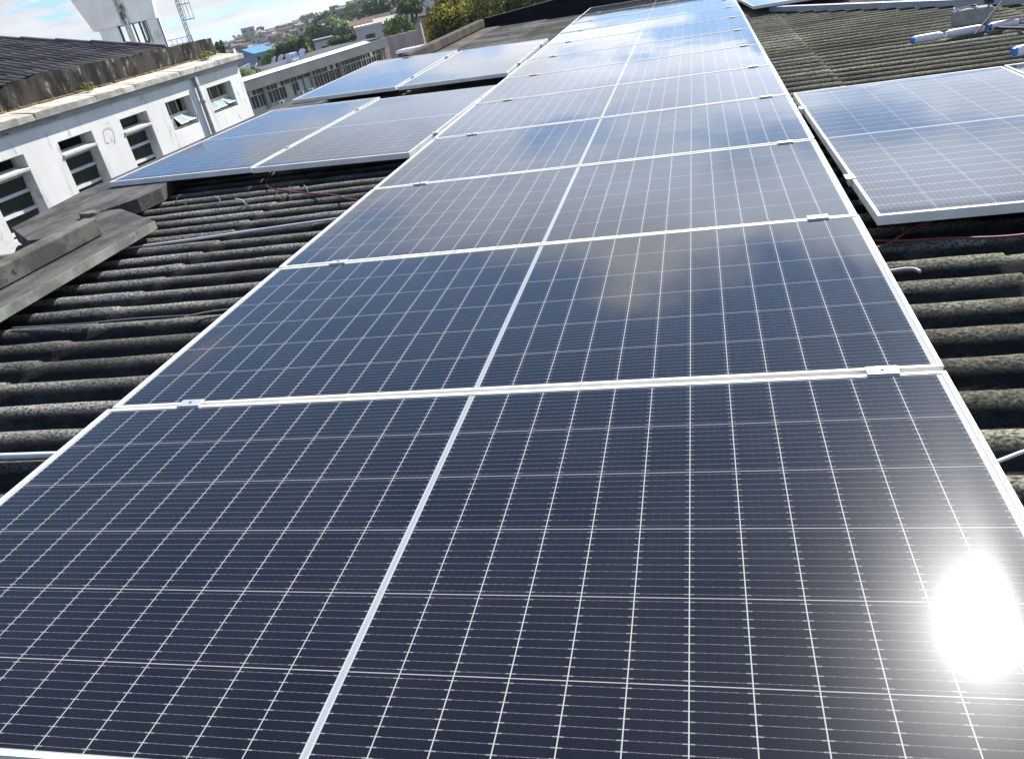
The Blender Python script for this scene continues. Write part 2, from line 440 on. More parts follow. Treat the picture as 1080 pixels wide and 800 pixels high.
# ------------------------------------------------------------------ mesh builder
class B:
    def __init__(self):
        self.v, self.f, self.mi = [], [], []

    def face(self, pts, mi=0):
        n = len(self.v)
        self.v += [tuple(p) for p in pts]
        self.f.append(tuple(range(n, n + len(pts))))
        self.mi.append(mi)

    def box(self, x0, x1, y0, y1, z0, z1, mi=0, mtx=None):
        c = [(x0, y0, z0), (x1, y0, z0), (x1, y1, z0), (x0, y1, z0), (x0, y0, z1), (x1, y0, z1), (x1, y1, z1), (x0, y1, z1)]
        if mtx is not None:
            c = [tuple(mtx @ Vector(p)) for p in c]
        n = len(self.v)
        self.v += c
        for f in ((0, 3, 2, 1), (4, 5, 6, 7), (0, 1, 5, 4), (1, 2, 6, 5), (2, 3, 7, 6), (3, 0, 4, 7)):
            self.f.append(tuple(n + i for i in f))
            self.mi.append(mi)
        return self

    def prism(self, poly, z0, z1, mi=0):
        n = len(self.v)
        k = len(poly)
        self.v += [(p[0], p[1], z0) for p in poly] + [(p[0], p[1], z1) for p in poly]
        self.f.append(tuple(n + i for i in reversed(range(k))))
        self.f.append(tuple(n + k + i for i in range(k)))
        self.mi += [mi, mi]
        for i in range(k):
            j = (i + 1) % k
            self.f.append((n + i, n + j, n + k + j, n + k + i))
            self.mi.append(mi)
        return self

    def beam(self, a, b, w, h, mi=0):
        a, b = Vector(a), Vector(b)
        d = b - a
        ln = d.length
        m = Matrix.Translation(a) @ d.to_track_quat('X', 'Z').to_matrix().to_4x4()
        return self.box(0, ln, -w / 2, w / 2, -h / 2, h / 2, mi, m)

    def tube(self, pts, r, n=8, mi=0, closed_ends=True):
        pts = [Vector(p) for p in pts]
        rr = r if isinstance(r, (list, tuple)) else [r] * len(pts)
        base = len(self.v)
        up = Vector((0, 0, 1))
        for i, p in enumerate(pts):
            d = (pts[min(i + 1, len(pts) - 1)] - pts[max(i - 1, 0)]).normalized()
            s = d.cross(up if abs(d.z) < 0.95 else Vector((0, 1, 0))).normalized()
            t = s.cross(d).normalized()
            for k in range(n):
                a = 2 * math.pi * k / n
                self.v.append(tuple(p + (s * math.cos(a) + t * math.sin(a)) * rr[i]))
        for i in range(len(pts) - 1):
            for k in range(n):
                k2 = (k + 1) % n
                self.f.append((base + i * n + k, base + i * n + k2, base + (i + 1) * n + k2, base + (i + 1) * n + k))
                self.mi.append(mi)
        if closed_ends:
            self.f.append(tuple(base + k for k in reversed(range(n))))
            e = base + (len(pts) - 1) * n
            self.f.append(tuple(e + k for k in range(n)))
            self.mi += [mi, mi]
        return self

    def leaves(self, c, r, n, size, seed, lobes=7, mi=0, shell=0.55):
        rg = random.Random(seed)
        lob = []
        for _ in range(lobes):
            a, z = rg.uniform(0, 6.283), rg.uniform(-0.55, 0.8)
            q_ = math.sqrt(max(0, 1 - z * z)) * rg.uniform(0.35, 0.75)
            lob.append((Vector((math.cos(a) * q_, math.sin(a) * q_, z * 0.65)), rg.uniform(0.30, 0.52)))
        for i in range(n):
            o, rad = lob[rg.randrange(lobes)]
            d = Vector((rg.gauss(0, 1), rg.gauss(0, 1), rg.gauss(0, 1))).normalized() * (rad * rg.uniform(shell, 1.0) * rg.uniform(0.85, 1.12))
            p = o + d
            p = Vector((c[0] + p.x * r[0], c[1] + p.y * r[1], c[2] + p.z * r[2]))
            nrm = (d.normalized() + Vector((rg.gauss(0, .6), rg.gauss(0, .6), rg.gauss(0, .6)))).normalized()
            s = nrm.orthogonal().normalized()
            t = nrm.cross(s)
            ang = rg.uniform(0, 6.283)
            s2 = s * math.cos(ang) + t * math.sin(ang)
            t2 = nrm.cross(s2)
            z = size * rg.uniform(0.6, 1.4)
            self.face([p - s2 * z, p - t2 * z * .5, p + s2 * z, p + t2 * z * .5], mi)
        return self

    def build(self, name, mats, parent=None, smooth=False, mtx=None):
        me = bpy.data.meshes.new(name)
        me.from_pydata(self.v, [], self.f)
        if not isinstance(mats, (list, tuple)):
            mats = [mats]
        for mm in mats:
            me.materials.append(mm)
        if len(mats) > 1:
            me.polygons.foreach_set('material_index', self.mi)
        if smooth:
            me.polygons.foreach_set('use_smooth', [True] * len(me.polygons))
        me.update()
        o = bpy.data.objects.new(name, me)
        COL.objects.link(o)
        if parent is not None:
            o.parent = parent
        if mtx is not None:
            o.matrix_basis = mtx
        return o


def tag(o, label=None, cat=None, group=None, kind=None):
    if label:
        o['label'] = label
    if cat:
        o['category'] = cat
    if group:
        o['group'] = group
    if kind:
        o['kind'] = kind
    return o


def thing(name, label, cat, mtx=None, group=None):
    o = bpy.data.objects.new(name, None)
    o.empty_display_size = 0.2
    COL.objects.link(o)
    o.matrix_basis = mtx if mtx is not None else Matrix.Identity(4)
    return tag(o, label, cat, group)


def copy_tree(o, parent=None):
    c = o.copy()
    COL.objects.link(c)
    if parent is not None:
        c.parent = parent
    for ch in list(o.children):
        copy_tree(ch, c)
    return c


def bevel(o, w=0.003, seg=2):
    md = o.modifiers.new('bevel', 'BEVEL')
    md.width = w
    md.segments = seg
    md.limit_method = 'ANGLE'
    return o


T = Matrix.Translation

# ------------------------------------------------------------------ ground: one sheet with the valley and the far hill
def crest(th_deg):
    t = min(max(th_deg, 12), 46)
    return -0.6 - 0.80 * (t - 21)


def ground_z(r, th_deg):
    zc = crest(th_deg) - 4.0
    pts = [(0, -10), (60, -10), (200, -17), (390, -15.5), (660, zc), (900, zc - 12), (1600, zc - 25), (6000, zc - 40)]
    for (r0, z0), (r1, z1) in zip(pts, pts[1:]):
        if r <= r1:
            t = (r - r0) / (r1 - r0)
            return z0 + (z1 - z0) * t
    return pts[-1][1]


g = B()
RR = [0, 20, 60, 120, 200, 280, 390, 450, 520, 590, 660, 740, 900, 1200]
NA = 144
g.v.append((0, 0, -10))
for r in RR[1:]:
    for k in range(NA):
        a = 2 * math.pi * k / NA
        x, y = -math.sin(a) * r, math.cos(a) * r
        deg = math.degrees(a)
        if deg > 180:
            deg = 360 - deg
        g.v.append((x, y, ground_z(r, deg) + (rnd.uniform(-1.2, 1.2) if r > 250 else 0)))
for k in range(NA):
    g.f.append((0, 1 + k, 1 + (k + 1) % NA))
    for i in range(len(RR) - 2):
        a0, a1 = 1 + i * NA + k, 1 + i * NA + (k + 1) % NA
        g.f.append((a0, a0 + NA, a1 + NA, a1))
g.mi = [0] * len(g.f)
gm = weathered('scrubby_ground', (0.05, 0.065, 0.03), (0.12, 0.10, 0.075), 0.02, 0.95, (0.035, 0.055, 0.02), 0.12, lim3=(0.45, 0.6), bumpd=0)
tag(g.build('ground', gm, smooth=True), kind='structure')

# ------------------------------------------------------------------ the building under the panels (roof frame)
PITCH = 0.177
PHASE = 0.07
ROOF_X0, ROOF_X1, ROOF_Y0, ROOF_Y1 = -3.55, 9.0, -4.5, 14.25
rb = thing('workshop_building', 'building in the foreground with a black-moulded corrugated roof carrying the solar panels', 'building', M.copy())
r = B()
SEG = 12
ny = int((ROOF_Y1 - ROOF_Y0) / PITCH * SEG)
xs = []
laps = [-0.9, 0.95, 2.8, 4.65, 6.5]
xx = ROOF_X0
while xx < ROOF_X1:
    xs.append((xx, 0))
    xx += 0.13
for k_ in range(-2, 8):
    xl_ = -1.95 + 1.75 * k_
    if ROOF_X0 < xl_ < ROOF_X1:
        xs += [(xl_ - 0.0012, 0), (xl_ + 0.0012, 0)]
xs.sort()
if True:
    pass
rg = random.Random(5)
wob = [[rg.gauss(0, 1) for _ in range(len(xs) + 4)] for _ in range(int((ROOF_Y1 - ROOF_Y0) / PITCH) + 4)]
for i, (x, _) in enumerate(xs):
    for j in range(ny + 1):
        y = ROOF_Y0 + j * PITCH / SEG
        ph = (y - PHASE) / PITCH
        kk = int(ph - (ROOF_Y0 - PHASE) / PITCH)
        cw_ = math.cos(2 * math.pi * ph)
        z = -0.1295 + 0.0295 * (cw_ - 0.10 * math.cos(4 * math.pi * ph) + 0.10)
        lap = ((x + 1.95) % 1.75) / 1.75            # each sheet sits over the next one down the slope
        z += -0.009 * (1 - lap) + 0.0012 * wob[min(max(kk, 0), len(wob) - 1)][i]
        r.v.append((x, y, z))
n1 = ny + 1
for i in range(len(xs) - 1):
    for j in range(ny):
        r.f.append((i * n1 + j, (i + 1) * n1 + j, (i + 1) * n1 + j + 1, i * n1 + j + 1))
r.mi = [0] * len(r.f)
r.build('corrugated_roof', MAT['roof'], rb, smooth=True)
w = B()
w.box(-3.5, 8.8, -4.3, 14.2, -9.5, -0.2)
w.build('wall', MAT['concrete'], rb)

# concrete parapet along the left edge: thin slab lapping over the sheets, low curb on top
pp = thing('concrete_parapet', 'weathered grey concrete slab and low curb edging the roof below the white building', 'parapet', M.copy())
s = B()
s.prism([(-2.42, -4.4), (-2.38, 0.9), (-2.42, 2.20), (-2.90, 2.58), (-3.02, 2.58), (-3.02, -4.4)], -0.052, 0.0)
o = s.build('slab', [MAT['concrete']], pp)
bevel(o, 0.006)
sg = B()
sg.prism([(-2.418, -4.4), (-2.378, 0.9), (-2.418, 2.196), (-2.413, 2.203), (-2.372, 0.9), (-2.412, -4.4)], -0.050, -0.003)
sg.build('slab_edge', MAT['slab_face'], pp)
cbb = B()
cbb.prism([(-2.585, -4.4), (-2.575, 0.6), (-2.60, 1.99), (-2.70, 2.02), (-2.70, -4.4)], 0.003, 0.10)
o = cbb.build('curb', MAT['concrete_pale'], pp)
bevel(o, 0.008)
# the ledge beyond it, running on under the left-hand panels
lg = thing('concrete_ledge', 'wide dirty concrete ledge running under the left-hand panels beside the white wall', 'ledge', M.copy())
s = B()
s.prism([(-3.41, 2.40), (-3.0, 2.12), (-2.705, 2.05), (-2.705, 1.7), (-2.92, 1.72), (-2.96, 2.0), (-3.2, 2.1), (-3.62, 2.45), (-3.75, 3.3), (-3.75, 9.3), (-3.12, 9.3), (-3.12, 5.8),
         (-3.12, 3.6), (-2.96, 3.1), (-2.98, 2.86), (-3.10, 2.6), (-2.86, 2.36), (-2.72, 2.2)][6:] + [(-2.72, 2.03), (-2.95, 2.10)], -0.10, -0.012)
o = s.build('ledge_top', MAT['concrete'], lg)
s = B()
rg = random.Random(3)
ring = [(math.cos(a) * .07 * rg.uniform(.7, 1.2), math.sin(a) * .05 * rg.uniform(.7, 1.2)) for a in [k * .628 for k in range(10)]]
s.prism([(-3.06 + a, 2.50 + b_) for a, b_ in ring], -0.012, 0.022)
o = s.build('mortar_lump', MAT['concrete_pale'], lg)
bevel(o, 0.01)

fp = thing('far_parapet', 'brown concrete slab and curb at the far left roof corner before the yellow tree', 'parapet', M.copy())
s = B()
s.prism([(-2.86, 9.4), (-2.86, 13.95), (-3.6, 13.95), (-3.6, 9.4)], -0.140, -0.093)
bevel(s.build('slab', MAT['concrete_brown'], fp), 0.01)
s = B()
s.prism([(-3.16, 9.4), (-3.16, 14.05), (-3.27, 14.05), (-3.27, 9.4)], -0.090, 0.055)
bevel(s.build('curb', MAT['concrete_brown'], fp), 0.02)
ew = thing('black_end_wall', 'black bitumen-coated parapet wall closing the far end of the roof', 'wall', M.copy())
s = B()
n0 = 0
outl = [(-3.2, -0.15), (9.0, -0.15), (9.0, 0.19), (-1.7, 0.19), (-3.2, 0.050)]      # rises from the corner
s.v = [(x_, 14.15, z_) for x_, z_ in outl] + [(x_, 14.4, z_) for x_, z_ in outl]
s.f = [(0, 1, 2, 3, 4), (9, 8, 7, 6, 5)] + [((i_ + 1) % 5, i_, 5 + i_, 5 + (i_ + 1) % 5) for i_ in range(5)]
s.mi = [0] * 7
s.build('wall', MAT['bitumen'], ew)
s = B()
s.box(-2.84, 9.0, 13.96, 14.146, -0.15, -0.085)
s.build('foot_ledge', MAT['bitumen'], ew)

# ------------------------------------------------------------------ solar panels
PW, PH = 2.278, 1.134
HX, HY = PW / 2, PH / 2


def panel_proto():
    root = thing('solar_panel', 'panel', 'solar panel')
    f = B()
    lip = 0.0105
    # hollow section with a groove along its top, mitred corners
    a0, a1, a2 = 0.0, 0.0050, 0.0063
    for o0, o1, zt in ((a0, a1, 0.0), (a1, a2, -0.0035), (a2, lip, -0.0004)):
        for flip in (0, 1):
            for sg_ in (-1, 1):
                P_, Q_ = (HX, HY) if not flip else (HY, HX)
                c4 = [(-P_ + o0, sg_ * (Q_ - o0)), (P_ - o0, sg_ * (Q_ - o0)), (P_ - o1, sg_ * (Q_ - o1)), (-P_ + o1, sg_ * (Q_ - o1))]
                if flip:
                    c4 = [(b_, a_) for a_, b_ in c4]
                area = sum(c4[i][0] * c4[(i + 1) % 4][1] - c4[(i + 1) % 4][0] * c4[i][1] for i in range(4))
                if area < 0:
                    c4.reverse()
                f.prism(c4, -0.035, zt)
    f.build('frame', MAT['frame'], root)
    gl = B()
    gl.box(-HX + lip, HX - lip, -HY + lip, HY - lip, -0.0085, -0.0022)
    gl.build('glass', MAT['glass'], root)
    bk = B()
    bk.box(-HX + lip, HX - lip, -HY + lip, HY - lip, -0.0125, -0.0088)
    bk.build('back_sheet', MAT['back'], root)
    return root


PROTO = panel_proto()
used = [False]


def place_panel(mtx, label, clamps=(), tilt=(0, 0)):
    if not used[0]:
        o = PROTO
        used[0] = True
    else:
        o = copy_tree(PROTO)
        for ch in list(o.children):
            if ch.name.startswith('clamp'):
                bpy.data.objects.remove(ch)
    o.matrix_basis = M @ mtx @ Euler((math.radians(tilt[0]), math.radians(tilt[1]), 0)).to_matrix().to_4x4()
    tag(o, label, 'solar panel', 'solar panels on the corrugated roof')
    for (x, y, along) in clamps:
        PENDING.append((o, x, y, along))
    return o


PENDING = []
ordinal = ['', 'nearest', 'second', 'third', 'fourth', 'fifth', 'sixth', 'seventh', 'eighth', 'ninth', 'tenth', 'eleventh', 'twelfth']
edges = [-1.127, 0.0074, 1.162, 2.347, 3.550, 4.765, 5.980, 7.200, 8.425, 9.65, 10.87, 12.12, 13.45]
rg = random.Random(23)
for k in range(1, 13):
    y0 = edges[k - 1] + (0.02 if k > 1 else 0)
    y1 = edges[k]
    sy = (y1 - y0) / PH
    m_ = T((0, (y0 + y1) / 2, 0)) @ Matrix.Diagonal((1, sy, 1, 1))
    if k == 1:
        lab = 'nearest solar panel, filling the foreground, with the sun glaring on its right side'
    elif k == 12:
        lab = 'farthest solar panel of the wide central column, beside the black end wall'
    else:
        lab = ordinal[k] + ' solar panel of the wide central column, counted away from the camera'
    cl_ = [(-0.86, (HY + 0.010 / sy), 0), (1.005, (HY + 0.010 / sy), 0)] if k < 12 else []
    tl = (0, 0) if k == 1 else (rg.gauss(0, 0.10), rg.gauss(0, 0.16))
    place_panel(m_, lab, cl_, tl)


def from_corners(a, b, c):
    """a near-left, b near-right, c far-left of a portrait panel (long side going away): long side becomes local x"""
    a, b, c = Vector(a), Vector(b), Vector(c)
    ex, ey = (c - a), (a - b)
    z = ex.cross(ey).normalized()
    ctr = (b + c) / 2
    mm = Matrix.Identity(4)
    X, Y = ex / PW, ey / PH
    for i in range(3):
        mm[i][0], mm[i][1], mm[i][2], mm[i][3] = X[i], Y[i], z[i], ctr[i]
    return mm


def quad_pair(nl, nr, fl, fr, labels, clampsets, gap=0.02):
    """two portrait panels side by side between four corners (near-left, near-right, far-left, far-right)"""
    nl, nr, fl, fr = map(Vector, (nl, nr, fl, fr))
    e = (nr - nl)
    g_ = e.normalized() * gap / 2
    mid_n, mid_f = (nl + nr) / 2, (fl + fr) / 2
    place_panel(from_corners(nl, mid_n - g_, fl), labels[0], clampsets[0], (rg.gauss(0, .1), rg.gauss(0, .1)))
    place_panel(from_corners(mid_n + g_, nr, mid_f + g_), labels[1], clampsets[1], (rg.gauss(0, .1), rg.gauss(0, .1)))


cset = ([(-0.62, -HY - 0.010, 1), (0.62, -HY - 0.010, 1)], [(-0.62, -HY - 0.006, 1), (0.62, -HY - 0.006, 1)])
quad_pair((-3.45, 3.32, 0.035), (-1.161, 3.20, 0.0), (-3.49, 5.86, 0.035), (-1.163, 5.60, 0.0),
          ('outer solar panel of the front left-hand pair, its corner against the white wall', 'inner solar panel of the front left-hand pair, next to the central column'), cset)
quad_pair((-3.46, 6.50, 0.03), (-1.161, 6.44, 0.0), (-3.66, 9.34, 0.03), (-1.164, 9.10, 0.0),
          ('outer solar panel of the back left-hand pair, in front of the grey building', 'inner solar panel of the back left-hand pair, reflecting bright clouds'), cset)
place_panel(from_corners((1.175, 1.135, 0), (2.309, 1.175, 0), (1.190, 3.56, 0)),
            'solar panel on the right cut off by the frame, next to the central column', [(-0.66, HY + 0.006, 1), (0.70, HY + 0.006, 1)])
place_panel(from_corners((2.329, 1.18, 0), (3.463, 1.22, 0), (2.345, 3.60, 0)),
            'solar panel at the right edge of the photo with a white tube lying on it')
place_panel(from_corners((1.20, 9.28, 0), (2.334, 9.45, 0), (1.215, 11.56, 0)),
            'solar panel at the top right beyond the aluminium rail, mostly out of frame')

for (o, x, y, along) in PENDING:
    c_ = B()
    if along == 0:
        c_.box(-0.036, 0.036, -0.019, 0.019, 0.001, 0.0045)
        c_.box(-0.036, 0.036, -0.0065, 0.0065, -0.03, 0.0005)
    else:
        c_.box(-0.030, 0.030, -0.019, 0.019, 0.001, 0.0045)
        c_.box(-0.030, 0.030, -0.0065, 0.0065, -0.03, 0.0005)
    b_ = bevel(c_.build('clamp', MAT['clamp'], o, mtx=T((x, y, 0))), 0.0015)
    t_ = B()
    t_.tube([(0, 0, 0.0046), (0, 0, 0.0080)], 0.0045, 6)
    t_.build('bolt', MAT['bolt'], b_)

# rails the panels are bolted to
def rail(a, b, label, grp='rails under the panels'):
    a, b = Vector(a), Vector(b)
    mid = (a + b) / 2
    d = b - a
    mm = M @ T(mid) @ Matrix.Rotation(math.atan2(d.y, d.x), 4, 'Z')
    s_ = B()
    ln = d.length / 2
    for z0, z1, wd in ((-0.098, -0.092, 0.024), (-0.092, -0.044, 0.010), (-0.044, -0.0385, 0.022)):
        s_.box(-ln, ln, -wd, wd, z0, z1)
    o_ = s_.build('mounting_rail', MAT['rail'], mtx=mm)
    tag(o_, label, 'rail', grp)


rail((-0.86, -1.0, 0), (-0.86, 13.4, 0), 'aluminium rail hidden beneath the left half of the central panels')
rail((1.0, -1.0, 0), (1.0, 13.4, 0), 'aluminium rail hidden beneath the right half of the central panels')
for yy, nm in ((3.95, 'front'), (5.15, 'back')):
    rail((-3.3, yy, 0), (-1.25, yy, 0), nm + ' aluminium rail in the dark under the front left-hand pair of panels')
for yy, nm in ((7.2, 'front'), (8.5, 'back')):
    rail((-3.4, yy, 0), (-1.3, yy, 0), nm + ' aluminium rail under the back left-hand pair of panels')
for yy, nm in ((1.62, 'front'), (3.15, 'back')):
    rail((1.22, yy, 0), (3.4, yy, 0), nm + ' aluminium rail under the panels on the right')

# ------------------------------------------------------------------ loose things lying on the roof (roof frame)
def lay(name, label, cat, b, mat, smooth=True, group=None):
    return tag(b.build(name, mat, mtx=M.copy(), smooth=smooth), label, cat, group)


def sag(pts, n=8):
    out = []
    for i in range(len(pts) - 1):
        p0 = Vector(pts[max(i - 1, 0)]); p1 = Vector(pts[i]); p2 = Vector(pts[i + 1]); p3 = Vector(pts[min(i + 2, len(pts) - 1)])
        for k in range(n):
            t = k / n
            out.append(0.5 * ((2 * p1) + (p2 - p0) * t + (2 * p0 - 5 * p1 + 4 * p2 - p3) * t * t + (3 * p1 - p0 - 3 * p2 + p3) * t ** 3))
    out.append(Vector(pts[-1]))
    return out


lay('red_cable', 'dark red cable coming out from under the front left-hand panels to the central column', 'cable',
    B().tube(sag([(-2.4, 3.6, -.09), (-2.18, 3.11, -.086), (-1.95, 2.93, -.088), (-1.79, 2.81, -.084), (-1.52, 2.66, -.082), (-1.36, 2.50, -.075), (-1.10, 2.30, -.06)]), 0.0045, 6), MAT['cable_red'])
lay('red_cable', 'upper of two dark red cables in the shade under the right-hand panel', 'cable',
    B().tube(sag([(1.0, 0.95, -.06), (1.2, 1.07, -.085), (1.36, 1.22, -.07), (1.62, 1.34, -.06), (2.1, 1.5, -.07)]), 0.0045, 6), MAT['cable_red'])
lay('red_cable', 'lower of two dark red cables in the shade, drooping below the right-hand panel', 'cable',
    B().tube(sag([(1.0, 1.2, -.06), (1.2, 1.13, -.085), (1.40, 1.09, -.082), (1.64, 1.06, -.08), (1.95, 1.16, -.08), (2.4, 1.4, -.08)]), 0.0045, 6), MAT['cable_red'])
lay('white_conduit', 'thin white conduit lying in a trough of the roof below the front left-hand panels', 'conduit',
    B().tube(sag([(-2.62, 2.03, -.098), (-2.1, 2.092, -.101), (-1.6, 2.155, -.098), (-1.05, 2.215, -.096)]), 0.007, 8), MAT['cable_white'])
lay('white_conduit', 'white conduit end by the left frame of the nearest panel at the photo edge', 'conduit',
    B().tube(sag([(-2.4, -.06, -.09), (-1.9, -.085, -.091), (-1.5, -.095, -.089), (-1.05, -.095, -.088)]), 0.010, 8), MAT['cable_white'])
lay('grey_wire', 'thin grey wire running along a roof crest beside the second panel', 'cable',
    B().tube(sag([(-2.36, 0.955, -.092), (-2.0, 0.94, -.0915), (-1.75, 0.952, -.0915), (-1.46, 0.938, -.09)]), 0.0028, 6), MAT['cable_grey'])
lay('yellow_wire', 'short yellowed wire end emerging beside the second panel on the left', 'cable',
    B().tube(sag([(-1.48, 0.93, -.092), (-1.40, 0.955, -.090), (-1.30, 0.965, -.088), (-1.05, 0.96, -.08)]), 0.0026, 6), MAT['cable_yellow'])
lay('white_cable', 'short white cable crossing the roof beside the nearest panel on the right', 'cable',
    B().tube(sag([(1.0, -.36, -.07), (1.17, -.245, -.088), (1.28, -.185, -.088), (1.45, -.10, -.11), (1.8, 0.05, -.09)]), 0.0045, 6), MAT['cable_white'])
lay('white_strip', 'crumpled white strip on the shaded roof crest beside the second panel on the right', 'strip',
    B().tube(sag([(1.13, 0.865, -.096), (1.18, 0.862, -.094), (1.23, 0.872, -.094), (1.262, 0.868, -.095), (1.275, 0.846, -.097)]), 0.006, 6), MAT['tie'])
tie_spots = [(-2.86, 3.10, 0.5, 'leftmost'), (-2.68, 2.95, 1.3, 'second from the left'), (-2.42, 2.90, 2.3, 'third from the left'), (-2.14, 2.66, 0.2, 'largest and lowest'),
             (-2.02, 2.84, 1.1, 'leaning'), (-1.92, 2.93, 1.5, 'upright'), (-1.80, 2.88, 1.9, 'rightmost')]
for (x, y, a, nm) in tie_spots:
    crest_y = round((y - PHASE) / PITCH) * PITCH + PHASE
    t_ = B()
    p0 = Vector((x, crest_y, -.1035))
    t_.tube(sag([p0, p0 + Vector((.012 * math.cos(a), .008, .018)), p0 + Vector((.030 * math.cos(a), .012, .030)), p0 + Vector((.052 * math.cos(a), .006, .026 + .018 * math.sin(a)))], 5), 0.003, 5)
    if nm == 'largest and lowest':
        t_.tube(sag([p0, p0 + Vector((-.02, .01, .03)), p0 + Vector((-.06, .0, .05))], 5), 0.004, 5)
    lay('cable_tie', nm + ' white cable tie stub on the shaded roof below the left-hand panels', 'cable tie', t_, MAT['tie'], group='cable tie stubs')

# aluminium rail lying across the roof at the top right
lr = B()
a_, e_ = Vector((1.50, 9.42, -.1)), Vector((4.9, 5.1, -.1))
d_ = (e_ - a_)
mm = M @ T((a_ + e_) / 2) @ Matrix.Rotation(math.atan2(d_.y, d_.x), 4, 'Z')
ln = d_.length / 2
lr.box(-ln, ln, -0.03, 0.03, 0.003, 0.012).box(-ln, ln, -0.03, -0.022, 0.012, 0.052).box(-ln, ln, 0.022, 0.03, 0.012, 0.052).box(-ln, ln, -0.036, -0.012, 0.052, 0.058).box(-ln, ln, 0.012, 0.036, 0.052, 0.058)
tag(lr.build('aluminium_rail', MAT['rail'], mtx=mm), 'loose aluminium rail lying across the corrugated roof at the top right', 'rail')


def sealant(a, b, rad, label, caps=('plastic_blue', 'plastic_blue')):
    a, b = Vector(a), Vector(b)
    d = b - a
    mm_ = M @ T(a) @ d.to_track_quat('X', 'Z').to_matrix().to_4x4()
    root = thing('plastic_tube', label, 'tube', mm_, 'white printed tubes on the roof')
    ln_ = d.length
    B().tube([(0.03, 0, 0), (0.045, 0, 0), (ln_ - .045, 0, 0), (ln_ - 0.03, 0, 0)], [rad * .95, rad, rad, rad * .95], 16).build('sleeve', MAT['plastic_white'], root, smooth=False)
    B().tube([(0.012, 0, 0), (0.0295, 0, 0)], [rad * .7, rad * .9], 12).build('end_cap', MAT[caps[0]], root)
    B().tube([(ln_ - 0.0295, 0, 0), (ln_ - .012, 0, 0)], [rad * .9, rad * .7], 12).build('end_cap', MAT[caps[1]], root)
    s_ = B()
    for k in range(4):
        a0, a1 = 1.0 + k * .35, 1.0 + (k + 1) * .35
        rr_ = rad + .0015
        s_.face([(0.06, math.cos(a0) * rr_, math.sin(a0) * rr_), (ln_ - .06, math.cos(a0) * rr_, math.sin(a0) * rr_), (ln_ - .06, math.cos(a1) * rr_, math.sin(a1) * rr_), (0.06, math.cos(a1) * rr_, math.sin(a1) * rr_)])
    s_.build('printed_band', MAT['plastic_pink'], root)
    return root


sealant((2.21, 5.45, -.070), (2.47, 5.52, -.070), .030, 'left one of the white printed tubes in line on the roof at the upper right', ('plastic_blue', 'plastic_white'))
sealant((2.475, 5.525, -.070), (2.78, 5.60, -.070), .030, 'middle white printed tube in line on the roof under the dark bars', ('plastic_white', 'plastic_white'))
sealant((2.79, 5.60, -.070), (3.05, 5.67, -.070), .030, 'right end white printed tube in line, beside the blue band')
sealant((2.40, 3.78, .035), (2.95, 4.02, .035), .030, 'white printed tube with a blue end lying on the panel at the right border')

sk = thing('cloth_sack', 'small grey folded sack with a loop of cable on the roof behind the white tubes', 'sack', M @ T((2.80, 6.02, -.10)))
s = B()
s.box(-.15, .15, -.07, .07, 0, .14)
o = s.build('bag', MAT['sack'], sk)
bevel(o, 0.035, 4)
md = o.modifiers.new('sub', 'SUBSURF'); md.levels = 1; md.render_levels = 2
s = B()
s.tube([(-.06 + .085 * math.cos(a), .0 + .07 * math.sin(a), .146 + .006 * math.sin(3 * a)) for a in [k * .3142 for k in range(21)]], .005, 6)
s.build('cable_loop', MAT['cable_grey'], sk, smooth=True)

an = thing('braced_pole', 'thin grey metal pole with slanting dark braces standing on the roof at the top right', 'pole', M @ T((2.87, 5.88, -.10)))
s = B().tube([(0, 0, 0), (0.01, 0.01, 0.40)], .009, 8)
s.build('pole', MAT['steel'], an)
s = B().box(-.05, .05, -.05, .05, 0.0, .008).build('base_plate', MAT['steel'], an)
s = B().box(-.028, .03, -.03, .03, .17, .24).build('bracket', MAT['dark_steel'], an)
s = B().tube([(-.20, -.42, .012), (.40, .22, .44)], .007, 8).build('brace', MAT['dark_steel'], an)
s = B().tube([(-.02, -.30, .02), (.42, -1.02, .025)], .011, 8).build('brace', MAT['dark_steel'], an)

wm_ = MAT['white_wall']
wn_t = wm_.node_tree
wb_ = wn_t.nodes['Principled BSDF']
src_ = wb_.inputs['Base Color'].links[0].from_socket
co_w = objco(wn_t)
sp_w = wn_t.nodes.new('ShaderNodeSeparateXYZ')
wn_t.links.new(co_w, sp_w.inputs[0])
run_ = ramp(wn_t, noise(wn_t, co_w, 2.6, 5, 0.65, (1, 2.2, 0.16)), (0.52, 0.72))
below_ = ramp(wn_t, noise(wn_t, co_w, 0.9, 3, 0.5, (1, 1, 0.6), (2, 5, 1)), (0.40, 0.62))
sp_k = ramp(wn_t, noise(wn_t, co_w, 16.0, 4, 0.7, None, (5, 1, 2)), (0.63, 0.74, 0.0, 0.35))
c_w = mixc(wn_t, math_n(wn_t, 'MULTIPLY', math_n(wn_t, 'MULTIPLY', run_, below_), 0.55), src_, (0.30, 0.285, 0.265))
c_w = mixc(wn_t, sp_k, c_w, (0.34, 0.32, 0.30))
wn_t.links.new(c_w, wb_.inputs['Base Color'])

